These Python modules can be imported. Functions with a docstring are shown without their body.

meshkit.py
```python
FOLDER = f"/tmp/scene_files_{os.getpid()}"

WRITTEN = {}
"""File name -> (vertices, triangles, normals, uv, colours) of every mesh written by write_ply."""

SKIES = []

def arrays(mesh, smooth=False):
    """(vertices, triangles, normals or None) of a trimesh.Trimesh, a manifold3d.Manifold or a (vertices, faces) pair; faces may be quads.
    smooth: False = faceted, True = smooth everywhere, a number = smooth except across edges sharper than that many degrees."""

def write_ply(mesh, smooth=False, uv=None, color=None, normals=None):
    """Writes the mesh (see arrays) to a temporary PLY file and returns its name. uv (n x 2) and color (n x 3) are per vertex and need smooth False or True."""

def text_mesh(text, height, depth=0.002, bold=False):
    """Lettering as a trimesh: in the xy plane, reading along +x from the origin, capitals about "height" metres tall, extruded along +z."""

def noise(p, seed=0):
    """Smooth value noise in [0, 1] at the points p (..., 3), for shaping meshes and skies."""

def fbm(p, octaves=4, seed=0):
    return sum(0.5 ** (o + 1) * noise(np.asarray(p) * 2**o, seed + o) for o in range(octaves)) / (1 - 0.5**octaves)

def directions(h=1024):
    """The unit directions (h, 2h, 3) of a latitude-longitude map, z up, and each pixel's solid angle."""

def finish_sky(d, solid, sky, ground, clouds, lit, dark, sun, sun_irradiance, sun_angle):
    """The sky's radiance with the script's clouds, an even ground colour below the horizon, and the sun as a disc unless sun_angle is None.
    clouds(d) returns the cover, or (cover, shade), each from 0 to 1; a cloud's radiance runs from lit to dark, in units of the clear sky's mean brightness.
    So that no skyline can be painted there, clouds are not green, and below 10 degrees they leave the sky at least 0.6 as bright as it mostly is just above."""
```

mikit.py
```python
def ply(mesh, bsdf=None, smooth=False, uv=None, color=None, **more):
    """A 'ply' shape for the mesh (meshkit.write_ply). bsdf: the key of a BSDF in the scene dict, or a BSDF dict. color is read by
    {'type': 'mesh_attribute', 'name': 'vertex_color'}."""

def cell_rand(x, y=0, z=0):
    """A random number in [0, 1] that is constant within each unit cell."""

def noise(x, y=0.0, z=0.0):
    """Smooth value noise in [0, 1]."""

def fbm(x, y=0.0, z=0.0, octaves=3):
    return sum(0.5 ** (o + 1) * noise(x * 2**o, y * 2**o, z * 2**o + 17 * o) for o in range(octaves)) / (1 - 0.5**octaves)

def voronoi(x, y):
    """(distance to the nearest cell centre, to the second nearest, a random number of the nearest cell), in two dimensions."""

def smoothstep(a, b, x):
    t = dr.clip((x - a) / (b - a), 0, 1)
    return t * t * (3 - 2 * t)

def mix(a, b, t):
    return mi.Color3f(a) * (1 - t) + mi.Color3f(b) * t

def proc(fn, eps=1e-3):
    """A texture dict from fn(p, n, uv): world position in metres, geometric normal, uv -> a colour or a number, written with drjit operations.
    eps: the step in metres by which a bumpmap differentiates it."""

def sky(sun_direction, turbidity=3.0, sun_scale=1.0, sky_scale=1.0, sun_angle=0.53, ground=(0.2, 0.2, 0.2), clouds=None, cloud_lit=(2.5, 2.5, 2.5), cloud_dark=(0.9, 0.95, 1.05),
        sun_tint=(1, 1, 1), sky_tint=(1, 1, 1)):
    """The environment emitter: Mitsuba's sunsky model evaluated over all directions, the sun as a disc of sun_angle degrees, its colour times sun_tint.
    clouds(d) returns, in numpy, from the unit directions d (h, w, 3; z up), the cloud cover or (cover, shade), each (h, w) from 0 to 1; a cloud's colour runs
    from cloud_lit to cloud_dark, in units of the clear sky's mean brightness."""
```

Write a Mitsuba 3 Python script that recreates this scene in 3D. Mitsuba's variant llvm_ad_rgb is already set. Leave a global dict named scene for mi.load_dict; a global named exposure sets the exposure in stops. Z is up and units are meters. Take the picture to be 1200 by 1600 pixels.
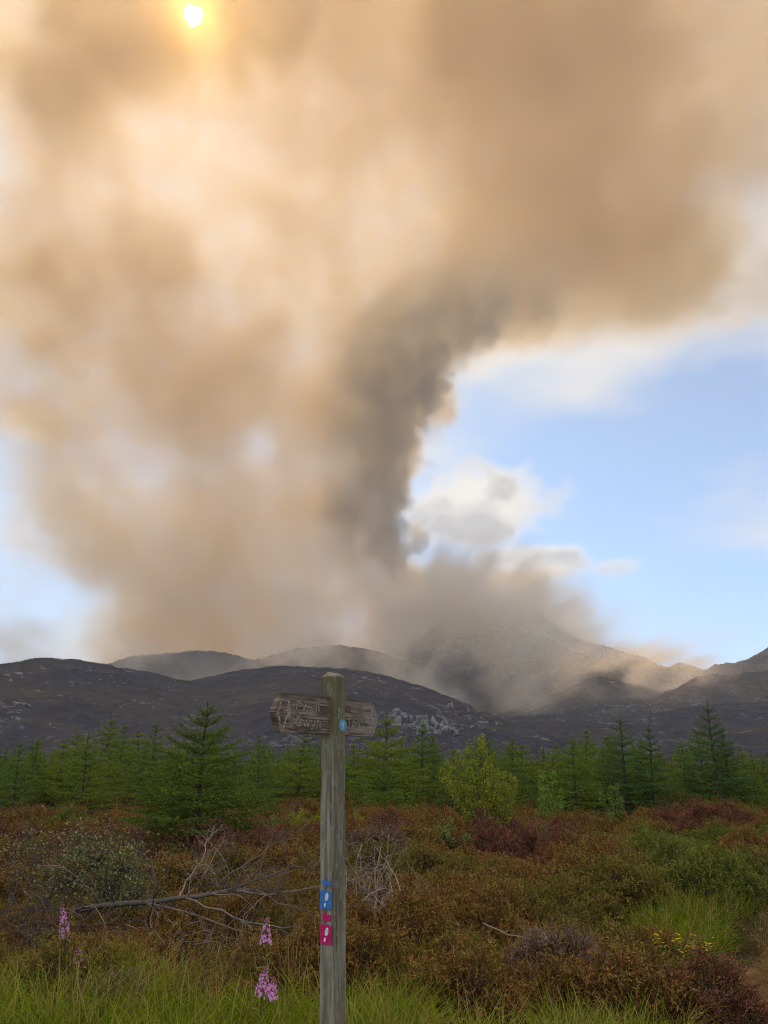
import math, random
import numpy as np, trimesh, mitsuba as mi, drjit as dr
import mikit, meshkit
from scipy import ndimage
from scipy.interpolate import RegularGridInterpolator

T = mi.ScalarTransform4f
scene, labels = {}, {}
# ------------------------------------------------------------------ camera
EYE, PITCH, F = 1.6, math.radians(18.0), 1201.0     # F in pixels of the 1200 x 1600 photograph
cp, sp = math.cos(PITCH), math.sin(PITCH)
def ray(px, py):
    a, b = px - 600.0, 800.0 - py
    d = np.array([a, F * cp - b * sp, F * sp + b * cp]); return d / np.linalg.norm(d)
def at(px, py, Y):
    d = ray(px, py); return np.array([0, 0, EYE]) + d * (Y / d[1])
scene['camera'] = {'type': 'perspective', 'fov': math.degrees(2 * math.atan(600 / F)), 'fov_axis': 'x', 'near_clip': 0.1, 'far_clip': 20000.0,
    'to_world': T().look_at(origin=[0, 0, EYE], target=[0, cp, EYE + sp], up=[0, 0, 1])}
# ------------------------------------------------------------------ sky and sun
SUN = ray(302, 25)
def clouds(d):
    el = np.degrees(np.arcsin(d[..., 2])); az = np.degrees(np.arctan2(d[..., 0], d[..., 1]))
    n = meshkit.fbm(np.stack([d[..., 0] * 4 + 3, d[..., 1] * 4, d[..., 2] * 8], -1), 5, 3)
    cover = np.clip((n + 0.011 * (el - 22) - 0.46) / 0.34, 0, 0.92); shade = 0.12 + 0 * cover   # thin high cloud, denser overhead
    puff = meshkit.fbm(np.stack([az / 2.4, el / 1.8, 0 * az], -1), 5, 8)
    for a0, e0, w, h, k in ((7.2, 18.0, 7.0, 3.9, 1.0), (11.1, 13.7, 4.8, 2.0, 0.95), (17.2, 13.2, 1.9, 0.8, 0.6), (-27, 22, 3, 1.6, 0.8), (40, 15, 6, 2.4, 0.9), (75, 20, 7, 3, 0.9), (-60, 17, 7, 2.6, 0.9), (130, 18, 8, 3, 0.9), (-120, 16, 8, 3, 0.9), (180, 20, 8, 3, .9)):
        u, v = (az - a0) / w, (el - e0) / h
        r = np.sqrt(u * u + np.where(v < 0, v * 1.25, v) ** 2) + 0.95 * (puff - 0.5)
        c = k * np.clip((1.02 - r) / 0.42, 0, 1); cover = np.maximum(cover, c)
        shade = np.where(c > 0.05, np.maximum(shade, c * np.clip(0.42 - 0.45 * v - 2.2 * (puff - 0.5), 0, 0.72)), shade)
    return cover, shade
scene['sky'] = mikit.sky(SUN, turbidity=3, sun_scale=0.46, sky_scale=1.0, sun_tint=(1, 0.72, 0.32), sun_angle=0.9, clouds=clouds, cloud_lit=(2.2, 2.12, 1.98), sky_tint=(0.93, 0.99, 1.02), cloud_dark=(.9, .95, 1.05))
exposure = 2.52
# ------------------------------------------------------------------ materials
def ref(k): return {'type': 'ref', 'id': k}
def two(b): return {'type': 'twosided', 'bsdf': b}
scene['null_bsdf'] = {'type': 'null'}
VC = {'type': 'mesh_attribute', 'name': 'vertex_color'}
scene['leaf_mat'] = {'type': 'principledthin', 'base_color': VC, 'roughness': 0.55, 'diff_trans': 0.7, 'spec_trans': 0.0, 'eta': 1.4}
scene['needle_mat'] = {'type': 'principledthin', 'base_color': VC, 'roughness': 0.6, 'diff_trans': 0.25, 'spec_trans': 0.0, 'eta': 1.35}
scene['twig_mat'] = two({'type': 'diffuse', 'reflectance': VC})

def hill_colour(p, n, uv):
    x, y, z = p.x, p.y, p.z
    big = mikit.fbm(x / 90, y / 90, z / 60, 4)
    fine = mikit.fbm(x / 9, y / 9, z / 5, 4)
    burnt = mi.Color3f(0.040, 0.040, 0.053); heath = mi.Color3f(0.050, 0.046, 0.050); grass = mi.Color3f(0.115, 0.10, 0.055)
    c = mikit.mix(burnt, heath, mikit.smoothstep(0.42, 0.62, big))
    c = mikit.mix(c, grass, 0.22 * mikit.smoothstep(0.60, 0.72, mikit.fbm(x / 55 + 9, y / 30, z / 14, 4)))
    c = c * (0.6 + 0.8 * fine)
    rock = mi.Color3f(0.17, 0.165, 0.165) * (0.55 + 0.8 * mikit.fbm(x / 3, y / 3, z / 2, 3))
    steep = 1 - dr.abs(n.z)
    m = mikit.smoothstep(0.53, 0.62, 0.42 * mikit.fbm(x / 24 + 40, y / 24, z / 16, 3) + 0.58 * mikit.fbm(x / 4 + 4, y / 4, z / 2.2, 3) + 0.30 * (steep - 0.34) + 0.34 * (mikit.fbm(x / 60 + 2, y / 60, z / 40, 3) - 0.56))
    return mikit.mix(c, rock, 0.55 * m)
scene['hill_mat'] = two({'type': 'diffuse', 'reflectance': mikit.proc(hill_colour)})
scene['far_hill_mat'] = two({'type': 'diffuse', 'reflectance': mikit.proc(lambda p, n, uv: mikit.mix((0.055, 0.058, 0.072), (0.085, 0.080, 0.078), mikit.fbm(p.x / 70, p.y / 70, p.z / 40, 4)))})
def soil_colour(p, n, uv):
    f = mikit.fbm(p.x * 3, p.y * 3, 0, 4); g = mikit.fbm(p.x / 3, p.y / 3, 5, 3)
    c = mikit.mix((0.045, 0.028, 0.018), (0.035, 0.036, 0.014), mikit.smoothstep(0.4, 0.6, g))
    return c * (0.4 + 1.2 * f)
scene['soil_mat'] = two({'type': 'diffuse', 'reflectance': mikit.proc(soil_colour)})
def path_colour(p, n, uv):
    f = mikit.fbm(p.x * 9, p.y * 9, 0, 4); g = mikit.fbm(p.x * 1.6, p.y * 1.6, 3, 3)
    c = mikit.mix((0.15, 0.08, 0.034), (0.34, 0.20, 0.09), mikit.smoothstep(0.35, 0.65, f))
    c = c * (0.6 + 0.8 * mikit.fbm(p.x * 30, p.y * 30, 7, 3))
    return mikit.mix(c, (0.07, 0.045, 0.025), 0.8 * mikit.smoothstep(0.46, 0.58, g))
scene['path_mat'] = two({'type': 'diffuse', 'reflectance': mikit.proc(path_colour)})

# ------------------------------------------------------------------ ground, path, hills
def gz(x, y):                                        # height of the moor
    x, y = np.asarray(x, float), np.asarray(y, float)
    p = np.stack([x / 3.1, y / 3.1, 0 * x], -1); q = np.stack([x / 0.9 + 7, y / 0.9, 0 * x + 4], -1)
    near = np.clip((60 - np.hypot(x, y)) / 30, 0, 1)
    path = 1 - np.exp(-((x - path_x(y)) / 0.9) ** 2)
    return near * path * (0.55 * (meshkit.fbm(p, 3, 5) - 0.5) + 0.16 * (meshkit.fbm(q, 2, 6) - 0.5))
PATH_P = [(1.85, 3.0), (2.72, 5.2), (3.10, 6.3), (3.44, 7.0), (4.08, 8.3), (5.3, 10.2), (6.9, 13.0), (9.5, 17.0), (13, 22.0), (18, 28)]
def path_x(y): return np.interp(y, [b for a, b in PATH_P], [a for a, b in PATH_P])
def grid_mesh(X, Y, Z):
    ny, nx = X.shape; i = np.arange(nx * ny).reshape(ny, nx)
    q = np.stack([i[:-1, :-1], i[:-1, 1:], i[1:, 1:], i[1:, :-1]], -1).reshape(-1, 4)
    return np.stack([X, Y, Z], -1).reshape(-1, 3), q
t = np.linspace(-1, 1, 301)
gx = np.sign(t) * (25 * np.abs(t) + 3150 * np.abs(t) ** 9); t = np.linspace(0, 1, 260); gy = -6 + 60 * t + 4000 * t ** 10
X, Y = np.meshgrid(gx, gy)
scene['ground'] = mikit.ply(grid_mesh(X, Y, gz(X, Y)), 'soil_mat', smooth=True)
ys = np.linspace(2.5, 26, 80); xs = np.linspace(-0.5, 0.5, 9)
Y, S = np.meshgrid(ys, xs, indexing='ij'); X = path_x(Y) + S * (0.9 + 0.25 * np.sin(Y * 2.1))
scene['path'] = mikit.ply(grid_mesh(X, Y, gz(X, Y) + 0.012 + 0.01 * meshkit.noise(np.stack([X * 6, Y * 6, 0 * X], -1))), 'path_mat', smooth=True)
labels['ground'] = {'kind': 'structure'}; labels['path'] = {'kind': 'structure'}; labels['sky'] = {'kind': 'structure'}

SURF = {}
def hill(name, pts, Yc, Yf, seed, rough=1.0, back=0.35, mat='hill_mat', nx=340, ny=90, power=1.15):
    P = np.array([at(a, b, Yc) for a, b in pts]); xs = np.linspace(P[0, 0], P[-1, 0], nx)
    from scipy.interpolate import PchipInterpolator
    crest = PchipInterpolator(P[:, 0], P[:, 2])(xs)
    tt = np.concatenate([np.linspace(0, 1, ny), 1 + back * np.linspace(0, 1, ny // 4 + 1)[1:]])
    X, Tt = np.meshgrid(xs, tt); Y = Yf + (Yc - Yf) * Tt
    Y = Y + (Yc - Yf) * 0.12 * np.sin(X / (Yc * 0.12) + seed) * np.clip(Tt * (1 - Tt) * 4, 0, 1)
    g = np.where(Tt <= 1, np.clip(Tt, 0, 1) ** power, 1 - 0.9 * ((Tt - 1) / back) ** 1.6)
    # the flank between foot and crest is stepped and hummocky, as glaciated rock is
    Z = -6 + (crest[None, :] + 6) * g
    amp = rough * Yc / 900 * np.clip(Tt / 0.15, 0, 1)
    n1 = meshkit.fbm(np.stack([X / 70, Y / 70, 0 * X], -1), 4, seed); n2 = 1 - np.abs(2 * meshkit.fbm(np.stack([X / 26, Y / 22, 0 * X + 3], -1), 4, seed + 7) - 1)
    fl = np.where(Tt < 0.97, 1.0, 0.35)
    Z = Z + amp * fl * (20 * (n1 - 0.5) + 9 * (n2 - 0.75)) + amp * 3.2 * (meshkit.fbm(np.stack([X / 9, Y / 9, 0 * X], -1), 3, seed + 11) - 0.5)
    # nothing on the flank may stand above the crest line as it is seen from the moor
    lim = EYE + (crest[None, :] - EYE) * Y / Yc
    Z = np.where(Tt < 0.985, np.minimum(Z, lim - 1.5 * (1 - Tt) + amp * 1.2 * (n2 - 0.8)), Z)
    v, q = grid_mesh(X, Y, Z)
    SURF[name] = (X, Y, Z)
    scene[name] = mikit.ply((v, q), mat, smooth=True)
    labels[name] = {'kind': 'structure'}
    return X, Y, Z
hill('hill', [(-420, 1075), (-200, 1052), (-60, 1043), (0, 1040), (30, 1036), (70, 1030), (100, 1031), (132, 1033), (170, 1040), (220, 1049), (270, 1060), (330, 1075), (420, 1105), (560, 1150)], 760, 400, 3, 0.9)
hill('hill_001', [(180, 1100), (250, 1078), (300, 1064), (350, 1053), (400, 1043), (450, 1040), (530, 1043), (580, 1050), (620, 1060), (680, 1082), (720, 1100), (760, 1118), (800, 1138), (850, 1155), (940, 1180)], 860, 430, 17, 0.9)
hill('hill_002', [(60, 1075), (130, 1048), (170, 1036), (210, 1025), (250, 1022), (300, 1016), (340, 1017), (370, 1023), (400, 1032), (440, 1045), (520, 1070), (600, 1095)], 1600, 1390, 23, 0.7, mat='far_hill_mat', nx=200, ny=60)
hill('hill_003', [(320, 1075), (395, 1032), (430, 1023), (470, 1012), (520, 1008), (560, 1011), (600, 1021), (640, 1034), (680, 1045), (740, 1055), (800, 1064), (860, 1080), (920, 1110)], 1650, 1420, 31, 0.7, mat='far_hill_mat', nx=240, ny=60)
hill('mountain', [(480, 1085), (560, 1055), (620, 1020), (670, 985), (710, 957), (745, 942), (785, 935), (820, 942), (850, 962), (880, 985), (910, 1000), (950, 1011), (985, 1022), (1010, 1028), (1030, 1040), (1045, 1043), (1060, 1036), (1075, 1040), (1100, 1047), (1120, 1037), (1150, 1036), (1175, 1027), (1200, 1013), (1250, 985), (1330, 960), (1450, 990)], 2150, 1720, 41, 0.55, nx=420, ny=80)
hill('hill_004', [(640, 1150), (720, 1132), (790, 1112), (850, 1090), (900, 1068), (935, 1057), (967, 1063), (992, 1067), (1033, 1079), (1075, 1095), (1130, 1112), (1220, 1140)], 1550, 1100, 53, 0.6, nx=220, ny=60)
hill('hill_005', [(930, 1125), (985, 1104), (1030, 1086), (1062, 1071), (1087, 1059), (1117, 1052), (1142, 1056), (1167, 1051), (1200, 1049), (1260, 1040), (1400, 1050), (1520, 1090)], 1400, 1000, 61, 0.6, nx=240, ny=60)
hill('hill_006', [(600, 1160), (680, 1140), (740, 1128), (800, 1121), (860, 1117), (920, 1124), (980, 1121), (1030, 1112), (1080, 1103), (1150, 1098), (1220, 1094), (1400, 1085), (1500, 1120)], 1060, 520, 71, 0.7)
# ------------------------------------------------------------------ smoke of the hill fire: density grids that stand where the smoke stands
def spline(n, cells):
    t = np.linspace(0, cells, n) * 0.999; i = np.floor(t).astype(int); f = t - i
    w = np.zeros((n, cells + 3), np.float32); r = np.arange(n)
    w[r, i] = (1 - f) ** 3 / 6; w[r, i + 1] = (3 * f ** 3 - 6 * f ** 2 + 4) / 6
    w[r, i + 2] = (-3 * f ** 3 + 3 * f ** 2 + 3 * f + 1) / 6; w[r, i + 3] = f ** 3 / 6
    return w
def lattice(shape, cells, rng):                     # a smooth random field, about 0 to 1
    g = rng.random([c + 3 for c in cells]).astype(np.float32)
    for k in range(3):
        g = np.moveaxis(np.tensordot(spline(shape[k], cells[k]), g, axes=(1, k)), 0, k)
    return (g - 0.5) * 1.9 + 0.5
def fbm3(shape, cells, octaves, seed, gain=0.5, billow=False, deep=.3):
    rng = np.random.default_rng(seed); out = 0; tot = 0
    for o in range(octaves):
        c = [max(1, min(int(k * 2 ** (o * g)), s - 3)) for k, s, g in zip(cells, shape, (1, deep, 1))]
        q = lattice(shape, c, rng)
        out = out + gain ** o * (np.abs(2 * q - 1) * 1.4 if billow else q); tot += gain ** o
    return out / tot
TAU_Y = [-150, 0, 100, 200, 300, 400, 500, 600, 700, 800, 900, 1000, 1060, 1120]
TAU_X = list(range(-100, 1301, 100))
TAU = [
 [1.5,1.6,1.9,2.2,2.4,2.4,2.6,3.0,4.2,4.8,4.6,4.0,3.4,2.6,2.0],
 [1.5,1.6,1.9,2.2,2.4,2.4,2.6,3.0,4.2,4.8,4.6,4.0,3.4,2.6,2.0],
 [1.3,1.6,2.0,2.9,2.7,2.6,2.3,2.8,4.5,5.0,5.0,4.4,3.5,2.4,1.6],
 [1.0,1.1,1.7,1.6,1.8,2.8,2.3,2.8,4.2,5.0,5.0,4.5,3.2,1.9,1.2],
 [0.9,0.9,1.5,1.6,1.3,2.3,2.3,2.1,3.2,4.4,4.5,4.2,2.5,0.8,0.5],
 [1.2,1.5,1.7,1.4,1.4,2.2,1.9,2.6,4.2,4.8,4.4,3.6,1.4,0.7,0.4],
 [1.3,1.6,2.0,1.1,2.1,1.5,1.9,3.0,4.0,3.4,2.4,2.6,1.5,0.7,0.3],
 [1.2,1.8,2.5,2.8,3.4,2.4,2.6,3.4,4.0,3.0,0.6,1.0,1.1,0.5,0.2],
 [0.4,0.7,1.9,2.6,2.8,0.7,2.0,3.4,3.6,3.0,0.3,0.3,0.4,0.2,0.1],
 [0.1,0.3,1.7,3.0,3.4,3.2,3.2,3.6,3.4,3.0,0.2,0.1,0.1,0.1,0.0],
 [0.1,0.2,0.8,2.8,3.8,3.8,3.8,3.8,3.4,1.6,0.1,0.0,0.0,0.0,0.0],
 [0.1,0.1,0.4,2.6,3.9,3.9,3.9,3.9,3.2,2.4,0.7,0.0,0.0,0.0,0.0],
 [0.1,0.1,0.4,2.6,3.9,3.9,3.9,3.9,3.0,2.0,0.6,0.0,0.0,0.0,0.0],
 [0.0,0.0,0.3,2.4,3.6,3.6,3.6,3.6,3.0,1.2,0.4,0.0,0.0,0.0,0.0]]
EDGE_Y = [-200, 480, 520, 545, 565, 600, 650, 700, 760, 800, 840, 870, 895, 910, 1200]
EDGE_X = [2600, 2600, 890, 770, 706, 694, 666, 655, 634, 632, 643, 645, 700, 2600, 2600]
LOW_X = [350, 400, 500, 550, 600, 650, 700, 750, 800, 850, 900, 950, 1000, 1050, 1150]; LOW_Y = [850, 890, 940, 980, 1020, 1050, 1080, 1100, 1130]
LOW = [[0] * 15, [0, 0, 0, .3, 1.2, 1.8, 1.6, .9, .3, .1, 0, 0, 0, 0, 0], [0, 0, .2, .6, 2.6, 5.5, 7.5, 7.5, 3.6, .6, .4, 0, 0, 0, 0], [0, 0, .3, .8, 2.6, 5.0, 7.0, 7.5, 6.5, 2.8, .9, .15, 0, 0, 0],
 [0, .3, .5, .8, 1.4, 2.2, 3.2, 4.2, 4.6, 4.0, 2.2, .5, .5, .2, .1], [.1, .4, .6, .7, .8, 1, 1.3, 2.2, 3.4, 3.6, 2.4, .5, .6, .5, .2], [0, .1, .3, .4, .5, .6, .8, 1.3, 2.0, 2.6, 2.4, .5, .2, .2, 0], [0, 0, 0, .1, .3, .5, .7, 1.2, 2.0, 2.2, 1.4, .1, 0, 0, 0], [0] * 15]
def seen(X, Z, Y0):                                  # photo pixels at which the mid plane of the smoke (y = Y0) is seen
    a, b = X / Y0, (Z - EYE) / Y0; dd = cp + b * sp
    return 600 + F * a / dd, 800 - F * (b * cp - sp) / dd
def table(ty, tx, t, py, px, step, cubic):
    tab = RegularGridInterpolator((ty, tx), np.array(t, float), method='cubic' if cubic else 'linear', bounds_error=False, fill_value=None)
    gy, gx = np.arange(ty[0], ty[-1] + 1, step), np.arange(tx[0], tx[-1] + 1, step)
    m = np.clip(tab(np.stack(np.meshgrid(gy, gx, indexing='ij'), -1)), 0, 8).astype(np.float32)
    return ndimage.map_coordinates(m, [(py - ty[0]) / step, (px - tx[0]) / step], order=1, mode='nearest')
def finish(rho, cap):
    nz, ny, nx = rho.shape
    fade = lambda n, k: np.clip(np.minimum(np.arange(n), np.arange(n)[::-1]) / k, 0, 1).astype(np.float32)
    rho = rho * fade(nx, 8)[None, None, :] * fade(ny, 4)[None, :, None] * fade(nz, 2)[:, None, None]
    return (rho / (1 + (rho / cap) ** 2) ** .5).astype(np.float32)
LEAN_K = 0.35                                        # the plume leans towards the moor as it rises: y = foot - LEAN_K z
def column_smoke():
    nx, ny, nz = 370, 36, 330; foot = 2425.0
    x, y, z = (np.linspace(*a, dtype=np.float32) for a in ((-1330, 1390, nx), (-200, 200, ny), (20, 2380, nz)))
    shape = (nz, ny, nx); k = dict(deep=1.0)
    wx = fbm3(shape, (8, 1, 9), 6, 1, .62, **k) - 0.5; wz = fbm3(shape, (8, 1, 9), 6, 2, .62, **k) - 0.5
    bl = fbm3(shape, (20, 3, 24), 4, 4, .6, True, **k) - 0.5
    Y0 = foot - LEAN_K * z[:, None, None]
    px, py = seen(x[None, None, :] + 230 * wx, z[:, None, None] + 230 * wz, Y0)
    tau = table(TAU_Y, TAU_X, TAU, py, px, 10.0, True)
    qx, qy = seen(x[None, None, :] + 120 * wx, z[:, None, None] + 120 * wz, Y0)
    xe = np.interp(qy, EDGE_Y, EDGE_X) + 85 * bl
    tau = tau * (1 / (1 + np.exp(np.clip((qx - xe) / 5.0, -30, 30))))
    n = fbm3(shape, (11, 2, 12), 6, 3, .74, **k)
    yc = 70 * (lattice(shape, (8, 1, 9), np.random.default_rng(9)) - 0.5)
    rho = tau * np.exp(-((y[None, :, None] - yc) / 85) ** 2) / 151 * np.exp((K_N * (n - 0.5) + 1.6 * (bl + .1)) * (1 - 0.6 * np.clip(tau / 5, 0, 1)))
    return x, y, z, finish(rho * K_TAU, 0.014), foot
COL_Y = [340, 400, 440, 480, 520, 560, 600, 650, 700, 760, 800, 840, 870, 900, 930, 960]
COL_L = [660, 640, 622, 604, 590, 578, 566, 556, 550, 547, 546, 546, 552, 560, 568, 575]
COL_R = [900, 880, 862, 832, 780, 709, 695, 667, 656, 636, 633, 643, 645, 640, 640, 640]
COL_T = [0, .4, .9, 1.6, 2.2, 2.6, 2.8, 2.8, 2.8, 2.8, 2.8, 2.6, 2.0, 1.2, .5, 0]
def shadow_toned_column():
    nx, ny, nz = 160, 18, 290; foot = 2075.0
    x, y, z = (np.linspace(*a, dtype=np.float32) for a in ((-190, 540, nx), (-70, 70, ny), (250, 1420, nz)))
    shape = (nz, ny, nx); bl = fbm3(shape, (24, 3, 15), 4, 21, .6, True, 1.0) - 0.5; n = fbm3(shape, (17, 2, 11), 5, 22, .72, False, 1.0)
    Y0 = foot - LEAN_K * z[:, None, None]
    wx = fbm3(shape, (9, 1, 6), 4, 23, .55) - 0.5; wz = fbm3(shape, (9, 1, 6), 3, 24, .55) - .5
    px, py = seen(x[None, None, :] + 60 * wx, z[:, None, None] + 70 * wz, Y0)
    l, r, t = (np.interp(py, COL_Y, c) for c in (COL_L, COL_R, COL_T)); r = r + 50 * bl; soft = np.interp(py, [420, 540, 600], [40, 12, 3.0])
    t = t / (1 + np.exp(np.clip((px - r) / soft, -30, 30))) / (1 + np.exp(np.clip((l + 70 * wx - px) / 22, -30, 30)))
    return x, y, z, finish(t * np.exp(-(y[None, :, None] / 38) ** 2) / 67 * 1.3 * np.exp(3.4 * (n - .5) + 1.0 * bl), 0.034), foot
def creeping_smoke():
    nx, ny, nz = 260, 30, 110; Y0 = 1480.0
    x, y, z = (np.linspace(*a, dtype=np.float32) for a in ((-1000, 1050, nx), (1260, 1640, ny), (20, 640, nz)))
    shape = (nz, ny, nx)
    wx = fbm3(shape, (16, 1, 22), 4, 11, .6) - 0.5; wz = fbm3(shape, (10, 1, 30), 4, 12, .6) - 0.5; n = fbm3(shape, (11, 2, 30), 4, 13, .72)
    px, py = seen(x[None, None, :] + 110 * wx, z[:, None, None] + 90 * wz, Y0)
    t2 = table(LOW_Y, LOW_X, LOW, py, px, 5.0, False) * ((px > LOW_X[0]) & (px < LOW_X[-1]) & (py > LOW_Y[0]) & (py < LOW_Y[-1]))
    rho = t2 * np.exp(-((y[None, :, None] - 1440) / 105) ** 2) / 186 * np.exp(15 * (n - 0.5)) * 1.05
    # thin drifting smoke low over the valley in front of the far ridges
    vale = np.exp(-((y[None, :, None] - 1375) / 60) ** 2) / 106 * np.exp(-np.clip(z[:, None, None] - 60, 0, None) / 110) * (0.30 + 0.65 / (1 + np.exp((x[None, None, :] - 60) / 60)))
    return x, y, z, finish(rho + vale * np.exp(7 * (n - .5)), 0.022), None
K_N, K_TAU = 8.0, 1.0
SMOKES = {}
def smoke(name, made, albedo, g1, g2, w):
    x, y, z, rho, foot = made; lo = [float(a[0]) for a in (x, y, z)]; ext = [float(a[-1] - a[0]) for a in (x, y, z)]; SMOKES[name] = made
    S = T() if foot is None else T([[1, 0, 0, 0], [0, 1, -LEAN_K, foot], [0, 0, 1, 0], [0, 0, 0, 1]])
    scene[name + '_medium'] = {'type': 'heterogeneous', 'albedo': {'type': 'rgb', 'value': albedo},
        'sigma_t': {'type': 'gridvolume', 'grid': mi.VolumeGrid(rho[..., None]), 'to_world': S @ T().translate(lo).scale(ext), 'filter_type': 'trilinear', 'wrap_mode': 'clamp'},
        'phase': {'type': 'blendphase', 'weight': w, 'p1': {'type': 'hg', 'g': g1}, 'p2': {'type': 'hg', 'g': g2}}}
    scene[name] = {'type': 'cube', 'to_world': S @ T().translate([l + e / 2 for l, e in zip(lo, ext)]).scale([e / 2 for e in ext]), 'bsdf': {'type': 'ref', 'id': 'null_bsdf'},
        'interior': {'type': 'ref', 'id': name + '_medium'}, 'exterior': {'type': 'ref', 'id': 'haze_medium'}}
smoke('smoke_plume', column_smoke(), [0.745, 0.615, 0.33], 0.5, 0.965, 0.02)
smoke('shadow_toned_smoke_column', shadow_toned_column(), [0.57, 0.545, 0.49], 0.4, 0.9, 0.0)  # low grey albedo puts the column's self-shadow into its colour
smoke('creeping_smoke', creeping_smoke(), [0.96, 0.915, 0.84], 0.4, 0.9, 0.0)
labels['smoke_plume'] = {'label': 'towering brown smoke plume of the wildfire behind the hills', 'category': 'smoke', 'kind': 'stuff'}
labels['shadow_toned_smoke_column'] = {'label': 'smoke column rising in front of the brown plume, its self-shadow put into the colour', 'category': 'smoke', 'kind': 'stuff'}
labels['creeping_smoke'] = {'label': 'pale smoke creeping over the slopes below the tall plume', 'category': 'smoke', 'kind': 'stuff'}
# ------------------------------------------------------------------ haze: the air round the camera and the whole scene
scene['haze_medium'] = {'type': 'homogeneous', 'albedo': {'type': 'rgb', 'value': [0.93, 0.95, 0.97]}, 'sigma_t': 0.0001}
scene['haze'] = {'type': 'cube', 'to_world': T().translate([0, 1000, 1420]).scale([3200, 3200, 1470]), 'bsdf': ref('null_bsdf'), 'interior': ref('haze_medium')}
labels['haze'] = {'kind': 'stuff', 'label': 'thin smoky haze filling the valley air', 'category': 'haze'}
scene['camera']['medium'] = ref('haze_medium')
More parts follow.
